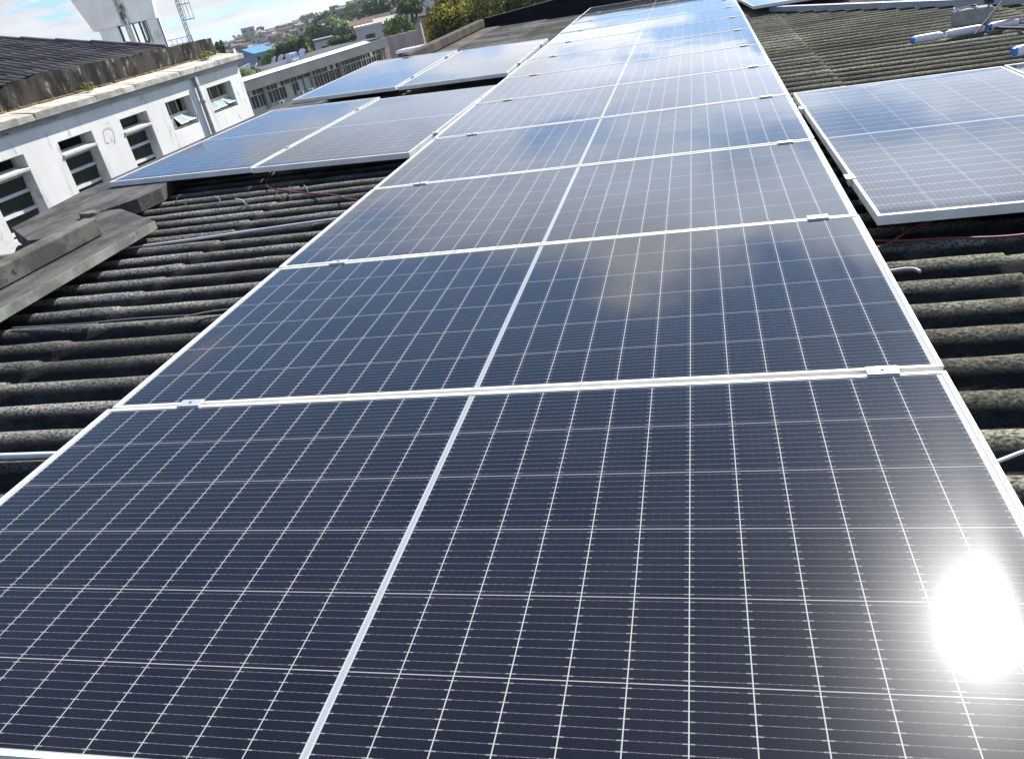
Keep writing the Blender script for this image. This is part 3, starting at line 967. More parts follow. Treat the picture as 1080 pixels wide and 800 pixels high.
# ------------------------------------------------------------------ white building on the left (world frame)
FX = -11.5
wbd = thing('white_building', 'white limewashed building on the left with louvred windows under a stained parapet', 'building')
wins = [(8.20, 9.26, -1.66, -0.33), (10.23, 11.29, -1.66, -0.33), (12.23, 13.27, -1.66, -0.33), (14.23, 15.24, -1.66, -0.31), (16.00, 17.10, -0.95, -0.29), (17.90, 19.14, -0.92, -0.28)]
YB = [2.0] + [v for w_ in wins for v in w_[:2]] + [19.78]
s = B()
TW = 0.32
for i in range(len(YB) - 1):
    y0, y1 = YB[i], YB[i + 1]
    hole = [w_ for w_ in wins if abs(w_[0] - y0) < 1e-6]
    if not hole:
        s.box(FX - TW, FX, y0, y1, -10, 0.05)
    else:
        _, _, z0, z1 = hole[0]
        s.box(FX - TW, FX, y0, y1, -10, z0)
        s.box(FX - TW, FX, y0, y1, z1, 0.05)
s.box(-20.0, FX - TW, 19.48, 19.78, -10, 0.05)
s.box(-20.0, FX - TW, 2.0, 2.3, -10, 0.05)
s.box(-20.3, -20.0, 2.0, 19.78, -10, 2.0)
s.box(-20.0, -12.3, 17.1, 17.5, 0.06, 0.6)
s.build('wall', MAT['white_wall'], wbd)
s = B()
for (y0, y1, z0, z1) in wins:
    s.box(FX - 1.6, FX - 1.55, y0 - .5, y1 + .5, z0 - .4, z1 + .3)
s.box(FX - 1.55, FX - TW, 2.4, 19.4, -0.2, -0.15)
s.box(FX - 1.55, FX - TW, 2.4, 19.4, -2.3, -2.25)
s.build('dark_room', MAT['interior'], wbd)
s = B()
s.box(FX - 0.34, FX + 0.07, 1.9, 19.86, 0.053, 0.15)
s.build('moulding', MAT['grey_trim'], wbd)
s = B()
n_ = 40
for k in range(n_):
    y0 = 1.8 + k * (19.98 - 1.8) / n_
    y1 = 1.8 + (k + 1) * (19.98 - 1.8) / n_
    rgz = random.Random(k)
    j = rgz.uniform(-.012, .012)
    v8 = [(FX - 0.62, y0, .153), (FX + .145, y0, .153), (FX + .145, y1, .153), (FX - .62, y1, .153),
          (FX - 0.62, y0, .40), (FX + .15 + j, y0, .272 + j), (FX + .15 + j, y1, .272 + j), (FX - .62, y1, .40)]
    n0 = len(s.v)
    s.v += v8
    for f_ in ((0, 3, 2, 1), (4, 5, 6, 7), (0, 1, 5, 4), (1, 2, 6, 5), (2, 3, 7, 6), (3, 0, 4, 7)):
        s.f.append(tuple(n0 + i_ for i_ in f_))
        s.mi.append(0)
s.build('cornice', MAT['cornice'], wbd)
s = B()
rgz = random.Random(8)
hz_ = .8
for k in range(180):
    y0 = 1.8 + k * .0998
    hz_ += (.80 + (.06 if 12 < y0 < 15.5 else 0) - hz_) * .4 + rgz.uniform(-.012, .012)
    s.box(FX - .72, FX - .50, y0, y0 + .0998, .30, hz_ + (.03 if k % 37 < 9 else 0))
s.build('parapet', MAT['parapet'], wbd)
s = B()
for k in range(60):
    y0 = 3 + k * .27
    s.box(FX - .50, FX - .46 + rgz.uniform(0, .04), y0, y0 + .2 + rgz.uniform(0, .07), .385, .405 + rgz.uniform(0, .012))
s.build('moss_line', MAT['moss'], wbd)
# corrugated roof rising behind the parapet
s = B()
XR = [-12.0 - k * 0.62 for k in range(9)]
ny = int((17.6 - 1.9) / .25 * 10)
XR = sorted([x_ for x_ in XR] + [x_ - .015 for x_ in XR[1:]], reverse=True)
for i, x in enumerate(XR):
    for j in range(ny + 1):
        y = 1.9 + j * (17.6 - 1.9) / ny
        s.v.append((x, y, .868 + .222 * (-12.25 - x) + .036 * math.cos(2 * math.pi * y / .25) + (0.03 if i % 2 else 0) - .02))
for i in range(len(XR) - 1):
    for j in range(ny):
        a0 = i * (ny + 1) + j
        s.f.append((a0, a0 + 1, a0 + ny + 2, a0 + ny + 1))
s.mi = [0] * len(s.f)
rf = s.build('roof', MAT['old_roof'], wbd, smooth=True)
s = B()
for k in range(5):
    xa, xb = -12.0 - k * .96, -12.0 - (k + 1) * .96 - .05
    s.tube([(xa, 17.62, .93 + .222 * (-12.25 - xa) - .035), (xb, 17.62, .93 + .222 * (-12.25 - xb) - .022)], [.06, .07], 10)
s.build('verge_cap', MAT['ridge'], rf, smooth=True)
s = B()
s.tube([(FX + .075, 17.44, .05), (FX + .075, 17.44, -1.2), (FX + .075, 17.42, -4.0)], .055, 12)
s.tube([(FX + .075, 17.44, -.55), (FX + .075, 17.44, -.49)], .066, 12)
s.build('downpipe', MAT['grey_trim'], wbd, smooth=True)
s = B()
s.tube(sag([(FX + .008, 13.62, -.42), (FX + .01, 13.70, -.38), (FX + .01, 13.86, -.41), (FX + .01, 13.89, -.52), (FX + .01, 13.80, -.72)], 6), .003, 5)
s.tube(sag([(FX + .008, 13.60, -.40), (FX + .01, 13.55, -.62), (FX + .01, 13.66, -.66)], 6), .003, 5)
s.build('wall_cable', MAT['dark_steel'], wbd)

for i, (y0, y1, z0, z1) in enumerate(wins):
    xr = FX - 0.20
    if i < 4:
        fr = B()
        fr.box(xr - .04, xr + .015, y0, y0 + .035, z0, z1)
        fr.box(xr - .04, xr + .015, y1 - .035, y1, z0, z1)
        zs = (-0.69, -0.96, -1.24, -1.43, -1.66)
        for zc in (-0.665, -0.955, -1.275, -1.58):
            fr.box(xr - .038, xr + .03, y0 + .035, y1 - .035, zc - .030, zc + .030)
        fr.box(xr - .038, xr + .01, y0 + .035, y1 - .035, z1 - .03, z1)
        win = fr.build('window', MAT['win_frame'], wbd)
        sh = B()
        sh.prism([(FX - .03, 0), (FX + .05, 0), (FX + .05, 1), (FX - .03, 1)], 0, .01)
        sh = B()
        n0 = 0
        sh.v += [(xr - .03, y0 + .002, -.56), (FX + .03, y0 + .002, -.625), (FX + .03, y1 - .002, -.625), (xr - .03, y1 - .002, -.56),
                 (xr - .03, y0 + .002, -.52), (FX + .03, y0 + .002, -.585), (FX + .03, y1 - .002, -.585), (xr - .03, y1 - .002, -.52)]
        for f_ in ((0, 3, 2, 1), (4, 5, 6, 7), (0, 1, 5, 4), (1, 2, 6, 5), (2, 3, 7, 6), (3, 0, 4, 7)):
            sh.f.append(f_)
            sh.mi.append(0)
        sh.build('sun_shelf', MAT['pale_wall'], win)
        for zc0, zc1 in ((-.925, -.695), (-1.245, -.985), (-1.55, -1.305)):
            pa = B()
            tiltm = T((xr - .012, 0, (zc0 + zc1) / 2)) @ Matrix.Rotation(math.radians(8), 4, 'Y')
            pa.box(-.004, .004, y0 + .037, y1 - .037, (zc0 - zc1) / 2, (zc1 - zc0) / 2, 0, tiltm)
            pa.build('pane', MAT['dark_glass'], win)
        if i in (1, 2):
            B().box(xr + .0, xr + .04, y0 + .04, y1 - .04, -.632, -.612).build('blue_strip', MAT['blue'], win)
        if i == 3:
            bk_ = B()
            bk_.box(xr - .25, xr - .1, y0, y1, z1 - .18, z1 - .01)
            bk_.build('blind_box', MAT['brown_tile'], win)
    else:
        fr = B()
        zm = (z0 + z1) / 2 - 0.01
        fr.box(xr - .03, xr + .015, y0, y0 + .03, z0, z1)
        fr.box(xr - .03, xr + .015, y1 - .03, y1, z0, z1)
        fr.box(xr - .03, xr + .03, y0 + .03, y1 - .03, zm - .025, zm + .025)
        fr.box(xr - .03, xr + .03, y0 + .03, y1 - .03, z0, z0 + .04)
        fr.box(xr - .03, xr + .015, y0 + .03, y1 - .03, z1 - .025, z1)
        wd = (y1 - y0 - .06) / 3
        for k in (1, 2):
            yc = y0 + .03 + wd * k
            fr.box(xr - .028, xr + .012, yc - .011, yc + .011, zm + .025, z1 - .025)
        win = fr.build('window', MAT['cream_frame'], wbd)
        for k in range(3):
            ya, yb = y0 + .035 + wd * k, y0 + .025 + wd * (k + 1)
            up_ = B().box(xr - .012, xr - .006, ya + .008, yb - .008, zm + .026, z1 - .026)
            if not (i == 5 and k == 2) and not (i == 4 and k == 2):
                up_.build('pane', MAT['dark_glass'], win)
            ang = {4: (4, 38, 42), 5: (33, 36, 46)}[i][k]
            hh = zm - .025 - z0 - .045
            tm = T((xr + .02, 0, zm - .028)) @ Matrix.Rotation(math.radians(-ang), 4, 'Y')
            sa = B()
            sa.box(-.01, .01, ya, ya + .022, -hh, 0, 0, tm)
            sa.box(-.01, .01, yb - .022, yb, -hh, 0, 0, tm)
            sa.box(-.01, .01, ya + .022, yb - .022, -.022, 0, 0, tm)
            sa.box(-.01, .01, ya + .022, yb - .022, -hh, -hh + .022, 0, tm)
            sa.build('sash', MAT['cream_frame'], win)
            sp = B().box(-.003, .003, ya + .022, yb - .022, -hh + .022, -.022, 0, tm)
            sp.build('pane', MAT['pane'], win)

# weeds on the cornice
for (y, n_, sz, lab, cy) in ((14.05, 60, .10, 'small weed growing on the cornice by the black parapet, nearer the camera', FX - .28),
                             (18.75, 240, .16, 'yellow-green weed clump growing at the far end of the cornice', FX - .28)):
    wd_ = thing('weed', lab, 'weed', T((cy, y, .36)))
    B().leaves((0, 0, .09), (.22 if n_ < 100 else .2, .16 if n_ < 100 else .55, .13), n_, .035, int(y * 10), 4).build('leaves', LEAF['weed'], wd_)
    s = B()
    for k in range(5):
        s.tube([(0, -.08 + .04 * k, -.02), (.02 * (k - 2), -.1 + .05 * k, .12)], .004, 4)
    s.build('stem', MAT['bark'], wd_)

# ------------------------------------------------------------------ water tower, mast and railing behind it
tw = thing('water_tower', 'white water tower with a flared tank and open pillared base behind the dark roof', 'water tower', T((-18.7, 26.0, 0)) @ Matrix.Rotation(math.radians(31), 4, 'Z') @ Matrix.Diagonal((.84, .84, 1, 1)))
m_, nt_, b_s = new_mat('stained_white_tank')
co_ = objco(nt_)
sp_ = nt_.nodes.new('ShaderNodeSeparateXYZ')
nt_.links.new(co_, sp_.inputs[0])
dx_ = math_n(nt_, 'ABSOLUTE', math_n(nt_, 'ADD', sp_.outputs[0], math_n(nt_, 'MULTIPLY_ADD', noise(nt_, co_, 2.0, 4, .6), .16, -.14)))
st_ = math_n(nt_, 'MULTIPLY', ramp(nt_, dx_, (0.07, 0.24, 1.0, 0.0)), ramp(nt_, noise(nt_, co_, 7.0, 5, .7, (1, 1, .35)), (.36, .60)))
st_ = math_n(nt_, 'MULTIPLY', st_, ramp(nt_, sp_.outputs[1], (0.2, 0.5, 1.0, 0.0)))
base_ = mixc(nt_, ramp(nt_, noise(nt_, co_, 1.2, 4), (.35, .7)), (0.66, 0.66, 0.68), (0.78, 0.78, 0.78))
nt_.links.new(mixc(nt_, st_, base_, (0.06, 0.06, 0.06)), b_s.inputs['Base Color'])
b_s.inputs['Roughness'].default_value = .85
s = B()
z0, z1, hb, ht = 1.74, 4.6, 1.27, 2.05
cx_, cy_ = -.02, 1.27
for z, h_ in ((z0, hb), (z1, ht)):
    s.v += [(cx_ - h_ - (.0 if z == z0 else .15), cy_ - h_, z), (cx_ + h_ - (0 if z == z0 else .3), cy_ - h_, z), (cx_ + h_ - (0 if z == z0 else .3), cy_ + h_, z), (cx_ - h_ - (.0 if z == z0 else .15), cy_ + h_, z)]
s.f = [(0, 3, 2, 1), (4, 5, 6, 7), (0, 1, 5, 4), (1, 2, 6, 5), (2, 3, 7, 6), (3, 0, 4, 7)]
s.mi = [0] * 6
s.build('tank', m_, tw)
s = B()
s.box(-1.08, -.36, .05, .25, -10, 1.735)
s.box(-1.08, -.9, .25, 2.4, -10, 1.735)
s.box(.82, 1.28, .08, 2.4, -10, 1.735)
s.build('base_wall', MAT['tower'], tw)
s = B()
s.box(-.33, -.24, .06, .25, -10, 1.735)
s.box(.78, .818, .06, .22, -10, 1.735)
s.box(1.283, 1.33, .02, .2, -10, 1.735)
s.build('dark_edge', MAT['dark_steel'], tw)
for xa, xb, mt in ((-.06, .16, 'tower_cream'), (.50, .58, 'dark_steel'), (.62, .76, 'tower_cream')):
    B().box(xa, xb, .06, .24, -10, 1.735).build('column', MAT[mt], tw)
s = B()
s.tube([(.28, .02, 1.73), (.30, .02, .3)], .035, 8)
s.build('pipe', MAT['dark_steel'], tw)
s = B()
s.tube(sag([(.70, .0, 1.70), (.72, .0, 1.25), (.66, .0, 1.08), (.45, .0, 1.0), (.1, .0, .82), (-.3, .0, .72)], 5), .045, 8)
s.build('pipe', MAT['green_pipe'], tw, smooth=True)

bb_ = thing('back_building', 'low building hidden behind the stained parapet carrying the mast and railing', 'building', T((-21.5, 34.0, 0)))
B().box(-2, .5, -.6, .5, -10, .35).build('wall', MAT['pale_wall'], bb_)
B().box(-2.05, .55, -.65, .55, .353, .48).build('roof', MAT['asbestos'], bb_)
ms = thing('lattice_mast', 'thin lattice radio mast with a side bracket rising behind the white building', 'mast', T((-21.5, 34.2, .48)))
s = B()
HM = 3.4
for k in range(3):
    a = k * 2.094
    s.tube([(.085 * math.cos(a), .085 * math.sin(a), 0), (.085 * math.cos(a), .085 * math.sin(a), HM)], .016, 6)
for i in range(17):
    z = .05 + i * .2
    for k in range(3):
        a, a2 = k * 2.094, (k + 1) * 2.094
        s.tube([(.085 * math.cos(a), .085 * math.sin(a), z), (.085 * math.cos(a2), .085 * math.sin(a2), z + .2)], .009, 4)
s.build('lattice', MAT['steel'], ms)
s = B()
for z in (1.12, 1.75):
    s.tube([(.05, 0, z), (.58, 0, z)], .018, 5)
for x in (.18, .36, .55):
    s.tube([(x, 0, 1.1), (x, 0, 2.4)], .013, 5)
s.build('bracket', MAT['steel'], ms)
rl = thing('roof_railing', 'thin metal railing around the low rooftop behind the parapet', 'railing', T((-21.5, 33.6, .48)))
s = B()
for k in range(9):
    s.tube([(-1.6 + k * .26, 0, 0), (-1.6 + k * .26, 0, .48)], .013, 5)
s.build('posts', MAT['steel'], rl)
s = B()
for z in (.25, .47):
    s.tube([(-1.6, 0, z), (.5, 0, z)], .011, 5)
s.build('bars', MAT['steel'], rl)

# ------------------------------------------------------------------ grey-fascia building
FA = math.radians(13)
fb = thing('grey_building', 'long low building with a grey fascia band over a row of dark windows', 'building',
           T((-42.56, 74.85, 0)) @ Matrix.Rotation(math.pi / 2 - FA, 4, 'Z'))      # local x along the front, y away from us (left), z up
LN = 26.9
ZT, ZB, ZS = -3.95, -4.98, -6.75
DB = 9.0
s = B()
s.box(-9, LN, 0, .25, ZB, ZT - .02)
s.box(LN - .25, LN, .25, DB, ZB, ZT - .02)
s.build('fascia', MAT['fascia'], fb)
s = B()
s.v += [(-9, -.02, ZT - .017), (LN, -.02, ZT - .017), (LN, .65, ZT + .28), (-9, .65, ZT + .28)]
s.face([(-9, -.02, ZT - .015), (LN * .86, -.02, ZT - .015), (LN * .86, .9, ZT + .26), (-9, .9, ZT + .26)])
s.v = s.v[4:]
s.f = [(0, 1, 2, 3)]
s.mi = [0]
s.build('roof_edge', MAT['fascia_top'], fb)
s = B()
s.box(-9, LN, .9, DB, ZT - .3, ZT + .20)
s.build('roof', MAT['flat_roof'], fb)
s = B()
s.box(-9, LN - .6, .75, .95, -12, ZS)
s.box(-9, LN - .6, 1.0, DB - .2, -12, ZB)
s.build('wall', MAT['pale_wall'], fb)
s = B()
bay = 1.12
rgz = random.Random(14)
x = -1.2
piers = []
k = 0
while x < LN - 1.2:
    B().box(x - .05, x + .05, .70, .95, ZS, ZB).build('mullion', MAT['pale_wall'], fb)
    x += bay
    k += 1
for xp in (3.35, 11.3, 17.0, LN - .9):
    B().box(xp - .28, xp + .28, .55, .93, -12, ZB - .003).build('pier', MAT['tan_wall'], fb)
x = -1.2
k = 0
while x < LN - 1.4:
    x0, x1 = x + .05, x + bay - .05
    if k in (7, 9, 10):
        B().box(x0, x1 - .3 * (k == 9), .76, .9, ZS, ZB - .45).build('infill_panel', MAT['pale_wall'], fb)
        B().box(x0, x1, .78, .9, ZB - .447, ZB - .003).build('window', MAT['dark_glass'], fb)
    else:
        wn_ = B()
        wn_.box(x0, x1, .80, .86, ZS + .003, ZB - .003)
        wo_ = wn_.build('window', MAT['dark_glass'], fb)
        gz = B()
        gz.box(x0, x1, .74, .795, ZB - .62, ZB - .55)
        gz.box((x0 + x1) / 2 - .02, (x0 + x1) / 2 + .02, .74, .795, ZS + .003, ZB - .003)
        if rgz.random() < .35:
            gz.box(x0, (x0 + x1) / 2, .74, .79, ZB - .55, ZB - .003)
        gz.build('glazing_bar', MAT['cream_frame'] if rgz.random() < .4 else MAT['win_frame'], wo_)
    x += bay
    k += 1
for xa, za in ((4.6, -6.75), (8.1, -6.45), (9.9, -6.6)):
    u_ = B().box(xa, xa + .75, .30, .72, za - .5, za)
    ac = u_.build('air_conditioner', MAT['win_frame'], fb)
    B().tube([(xa + .3, .298, za - .25), (xa + .3, .27, za - .25)], .19, 14).build('fan_grille', MAT['dark_steel'], ac)
B().box(LN - .55, LN + 1.2, 0.5, DB, -12, ZB - .05).build('end_wall', MAT['tan_wall'], fb)


def on_fb(x, y, z):
    return T((-42.56, 74.85, 0)) @ Matrix.Rotation(math.pi / 2 - FA, 4, 'Z') @ T((x, y, z))


dishes = [(0.3, 1.3, 1.0, 'white satellite dish at the left end of the grey building roof'),
          (4.2, 1.5, .8, 'white satellite dish beside the plants on the grey building roof'),
          (7.3, 1.6, .9, 'white satellite dish left of the blue water tank on the grey building roof'),
          (8.6, 1.7, .9, 'white satellite dish immediately left of the blue-and-white box'),
          (12.3, 1.7, .9, 'white satellite dish right of the blue-and-white box on the grey building roof')]
for i, (x, y, sc_, lab) in enumerate(dishes):
    root = thing('satellite_dish', lab, 'satellite dish', on_fb(x, y, ZT + .20), 'satellite dishes on the grey building')
    d_ = B()
    prof = [(.02, 0), (.2, .02), (.38, .08), (.48, .15)]
    nseg = 16
    tmx = T((0, 0, .75 * sc_)) @ Matrix.Rotation(math.radians(200 + 20 * i), 4, 'Z') @ Matrix.Rotation(math.radians(48), 4, 'X') @ Matrix.Scale(sc_, 4)
    for rr_, zz_ in prof:
        for k in range(nseg):
            a = 2 * math.pi * k / nseg
            d_.v.append(tuple(tmx @ Vector((rr_ * math.cos(a), rr_ * math.sin(a), zz_))))
    for j in range(len(prof) - 1):
        for k in range(nseg):
            d_.f.append((j * nseg + k, j * nseg + (k + 1) % nseg, (j + 1) * nseg + (k + 1) % nseg, (j + 1) * nseg + k))
    d_.mi = [0] * len(d_.f)
    o = d_.build('dish', MAT['plastic_white'], root, smooth=True)
    md = o.modifiers.new('thick', 'SOLIDIFY'); md.thickness = .02
    B().tube([(0, 0, 0), (0, 0, .72 * sc_)], .05, 6).build('mount', MAT['win_frame'], root)
    B().tube([tmx @ Vector((0, .3, .08)), tmx @ Vector((0, 0, .42))], .02, 5).build('feed_arm', MAT['win_frame'], root)
bx = thing('roof_box', 'white box with blue panels standing on the grey building roof', 'box', on_fb(10.3, 1.7, ZT + .20))
B().box(-.55, .55, -.4, .4, 0.12, .95).build('body', MAT['plastic_white'], bx)
B().box(-.45, -.08, -.42, -.403, .45, .85).build('panel', MAT['plastic_blue'], bx)
B().box(.12, .48, -.42, -.403, .45, .85).build('panel', MAT['plastic_blue'], bx)
for sx in (-.45, .45):
    B().box(sx - .06, sx + .06, -.3, .3, 0, .118).build('foot', MAT['win_frame'], bx)
lw = thing('roof_wall', 'low grey wall on the left part of the grey building roof', 'wall', on_fb(3.0, 3.4, ZT + .2))
s = B()
s.v += [(-3.2, 0, 0), (2.6, 0, 0), (2.6, .25, 0), (-3.2, .25, 0), (-3.2, 0, .25), (2.6, 0, 1.0), (2.6, .25, 1.0), (-3.2, .25, .25)]
s.f = [(0, 3, 2, 1), (4, 5, 6, 7), (0, 1, 5, 4), (1, 2, 6, 5), (2, 3, 7, 6), (3, 0, 4, 7)]
s.mi = [0] * 6
s.build('wall', MAT['grey_trim'], lw)
s = B().box(-3.2, 2.6, -.06, -.003, -.02, .2).build('plinth', MAT['flat_roof'], lw)
for x, lab in ((2.3, 'left one of two bright green plants on the grey building roof'), (4.0, 'right one of two bright green plants beside the low roof wall')):
    pl = thing('roof_plant', lab, 'plant', on_fb(x + .2, 1.5, ZT + .2), 'plants on the grey building roof')
    B().leaves((0, 0, .35), (1.0, .7, .55), 160, .12, int(x * 7), 5).build('leaves', LEAF['bright'], pl)
    s = B().tube([(0, 0, 0), (.02, 0, .35)], .03, 5).build('stem', MAT['bark'], pl)

# ------------------------------------------------------------------ houses
WALLS = dict(
    cream=plain('cream_house_paint', (0.52, 0.47, 0.36), .9),
    white=plain('white_house_paint', (0.62, 0.62, 0.61), .9),
    pink=plain('pink_house_paint', (0.42, 0.28, 0.26), .9),
    brick=plain('bare_brick', (0.25, 0.13, 0.09), .95),
    grey=plain('grey_render', (0.27, 0.26, 0.25), .95),
    mauve=plain('mauve_render', (0.30, 0.25, 0.27), .95),
    orange=plain('orange_render', (0.48, 0.24, 0.13), .9),
    blue=plain('pale_blue_paint', (0.30, 0.38, 0.46), .9),
)


def house(loc, w_, d_, h_, rz, wall, roof, label, cat='house', group=None, gable=True, nwin=(3, 1), z_below=8):
    root = thing('house', label, cat, T(loc) @ Matrix.Rotation(rz, 4, 'Z'), group)
    B().box(-w_ / 2, w_ / 2, -d_ / 2, d_ / 2, -z_below, h_).build('wall', WALLS[wall] if isinstance(wall, str) else wall, root)
    s_ = B()
    e_ = .3
    if gable:
        rise = d_ * .16
        v_ = [(-w_ / 2 - e_, -d_ / 2 - e_, h_ + .02), (w_ / 2 + e_, -d_ / 2 - e_, h_ + .02), (w_ / 2 + e_, d_ / 2 + e_, h_ + .02), (-w_ / 2 - e_, d_ / 2 + e_, h_ + .02),
              (-w_ / 2 - e_, 0, h_ + rise), (w_ / 2 + e_, 0, h_ + rise)]
        s_.v = v_
        s_.f = [(0, 1, 5, 4), (2, 3, 4, 5), (0, 4, 3), (1, 2, 5), (0, 3, 2, 1)]
        s_.mi = [0] * 5
    else:
        s_.box(-w_ / 2 - .1, w_ / 2 + .1, -d_ / 2 - .1, d_ / 2 + .1, h_ + .02, h_ + .35)
    s_.build('roof', roof, root)
    nx, nz = nwin
    for iz in range(nz):
        for ix in range(nx):
            xc = -w_ / 2 + w_ * (ix + .5) / nx
            zc = h_ - 1.5 - iz * 2.6
            ww = min(1.3, w_ / nx * .5)
            B().box(xc - ww / 2, xc + ww / 2, -d_ / 2 - .05, -d_ / 2 - .004, zc - .6, zc + .6).build('window', MAT['dark_glass'], root)
    return root


rgz = random.Random(77)
desc = dict(cream='cream', white='white', pink='faded pink', brick='bare brick', grey='grey', mauve='mauve grey', orange='orange', blue='pale blue')
placed = []
tries = 0
while len(placed) < 235 and tries < 9000:
    tries += 1
    th_ = rgz.uniform(18.5, 36)
    rr_ = 385 + (665 - 385) * rgz.random() ** 0.8
    x, y = -math.sin(math.radians(th_)) * rr_, math.cos(math.radians(th_)) * rr_
    if any((x - a) ** 2 + (y - b) ** 2 < 7.6 ** 2 for a, b in placed):
        continue
    placed.append((x, y))
    wl = rgz.choice(['cream', 'white', 'pink', 'brick', 'grey', 'mauve', 'mauve', 'grey', 'brick', 'white', 'orange', 'pink', 'blue'])
    rfm = rgz.choice([MAT['tile'], MAT['asbestos'], MAT['tile'], MAT['brown_tile'], MAT['asbestos']])
    h_ = rgz.choice([3.0, 3.2, 3.4, 5.4, 5.8]) * (1.0 if rr_ < 600 else .85)
    w_ = rgz.uniform(4.2, 7.4)
    house((x, y, ground_z(rr_, th_)), w_, rgz.uniform(4.5, 6), h_, math.radians(th_ + rgz.uniform(-35, 35)), wl, rfm,
          'small ' + desc[wl] + ' house packed among others on the far hillside', 'house', desc[wl] + ' houses on the far hillside',
          gable=rgz.random() < .6, nwin=(rgz.choice([2, 3]), 1 if h_ < 5 else 2), z_below=5)

# taller blocks on the hill
house((-263.5, 492, -12), 8, 7, 10.0, math.radians(28), 'cream', MAT['asbestos'], 'tall cream tower block at the left end of the far hill crest', 'tower block', gable=False, nwin=(2, 3))
house((-176.7, 379, -14), 4.0, 4, 8.8, math.radians(25), 'cream', MAT['asbestos'], 'slim cream tower standing left of the big dark green tree', 'tower', gable=False, nwin=(1, 3))
# nearer buildings between the trees
house((-122.2, 227, -16), 6.5, 10, 9.0, math.radians(62), 'blue', MAT['sheet_blue'], 'shed with a bright blue roof beyond the white building', 'shed', gable=True, nwin=(3, 1))
house((-64.2, 145, -16), 3.4, 6, 11.6, math.radians(24), 'white', MAT['asbestos'], 'small grey-white house with a dark arch behind the grey building', 'house', gable=False, nwin=(1, 1))
house((-46.0, 120.6, -14), 3.9, 6, 11.0, math.radians(21), WALLS['white'], MAT['fascia_top'], 'white boxy building behind the right end of the grey fascia', 'building', gable=False, nwin=(1, 1))
house((-43.2, 121.8, -14), 3.8, 5, 11.0, math.radians(21), WALLS['cream'], plain('cream_roof', (0.52, 0.46, 0.34), .9), 'cream-roofed low house joined to the white boxy building', 'house', gable=True, nwin=(1, 1))
house((-65.2, 168, -16), 4.8, 5, 12.2, math.radians(21), 'orange', MAT['tile'], 'orange house with dark windows behind the white boxy building', 'house', gable=True, nwin=(2, 1))
house((-72.6, 197, -16), 6.5, 9, 11.2, math.radians(19), 'brick', MAT['brown_tile'], 'house with a dark brown tiled roof below the trees', 'house', gable=True, nwin=(2, 1))
house((-98.5, 315, -14), 13, 10, 11.0, math.radians(17), 'white', MAT['asbestos'], 'white two-storey house at the top of the slope right of the dark trees', 'house', gable=True, nwin=(4, 2))
house((-58.0, 183, -14), 7, 8, 9.0, math.radians(17), 'grey', MAT['brown_tile'], 'grey house with a weathered dark roof above the pink wall', 'house', gable=True, nwin=(3, 1))
house((-51.8, 184.5, -14), 6.5, 8, 10.0, math.radians(17), 'mauve', MAT['brown_tile'], 'mauve house with a dark roof next to the ochre wall', 'house', gable=True, nwin=(3, 1))
house((-62.0, 236, -14), 12, 9, 11.5, math.radians(15), 'cream', MAT['asbestos'], 'cream house half hidden behind the yellow tree', 'house', gable=True, nwin=(3, 1))

# pink wall, ochre wall
pk = thing('pink_wall', 'faded pink stained boundary wall right of the grey building', 'wall', T((-28.3, 78.3, 0)) @ Matrix.Rotation(math.atan2(76.4 - 78.3, -23.6 + 28.3), 4, 'Z'))
s = B()
for k in range(4):
    s.box(k * 1.27, (k + 1) * 1.27 - .004, .02 * (k % 2), .3, -12, -2.82 + .05 * k)
s.build('wall', MAT['pink'], pk)
s = B()
for k in range(5):
    s.box(k * 1.27 - .05, k * 1.27 + .05, -.03, -.002, -12, -2.95 + .05 * k)
s.build('buttress', MAT['pink'], pk)
oc = thing('ochre_wall', 'bright ochre painted end wall beside the yellow-green tree', 'wall', T((-22.75, 72.6, 0)) @ Matrix.Rotation(math.radians(10), 4, 'Z'))
B().box(0, 3.4, 0, .4, -12, -1.62).build('wall', MAT['ochre'], oc)
B().box(-.15, 3.5, -.1, .5, -1.616, -1.5).build('coping', MAT['concrete_brown'], oc)
B().box(1.18, 1.32, -.08, -.002, -12, -1.7).build('drainpipe', MAT['brown_tile'], oc)
gw = thing('grey_gate_post', 'pale blue-grey narrow wall between the pink and ochre walls', 'wall', T((-24.2, 74.3, 0)))
B().box(.35, .72, 0, .4, -12, -1.95).build('wall', WALLS['blue'], gw)
B().box(.3, .77, -.05, .45, -1.946, -1.85).build('coping', MAT['concrete_pale'], gw)
cn = thing('blue_canopy', 'small dark canopy with a pale blue edge beyond the brown parapet', 'canopy', T((-12.0, 36.6, 0)))
s = B().box(-.8, .6, -.5, .5, -1.62, -1.5).build('roof', MAT['rail'], cn)
B().box(-.75, .55, -.45, .45, -10, -1.625).build('wall', MAT['dark_steel'], cn)


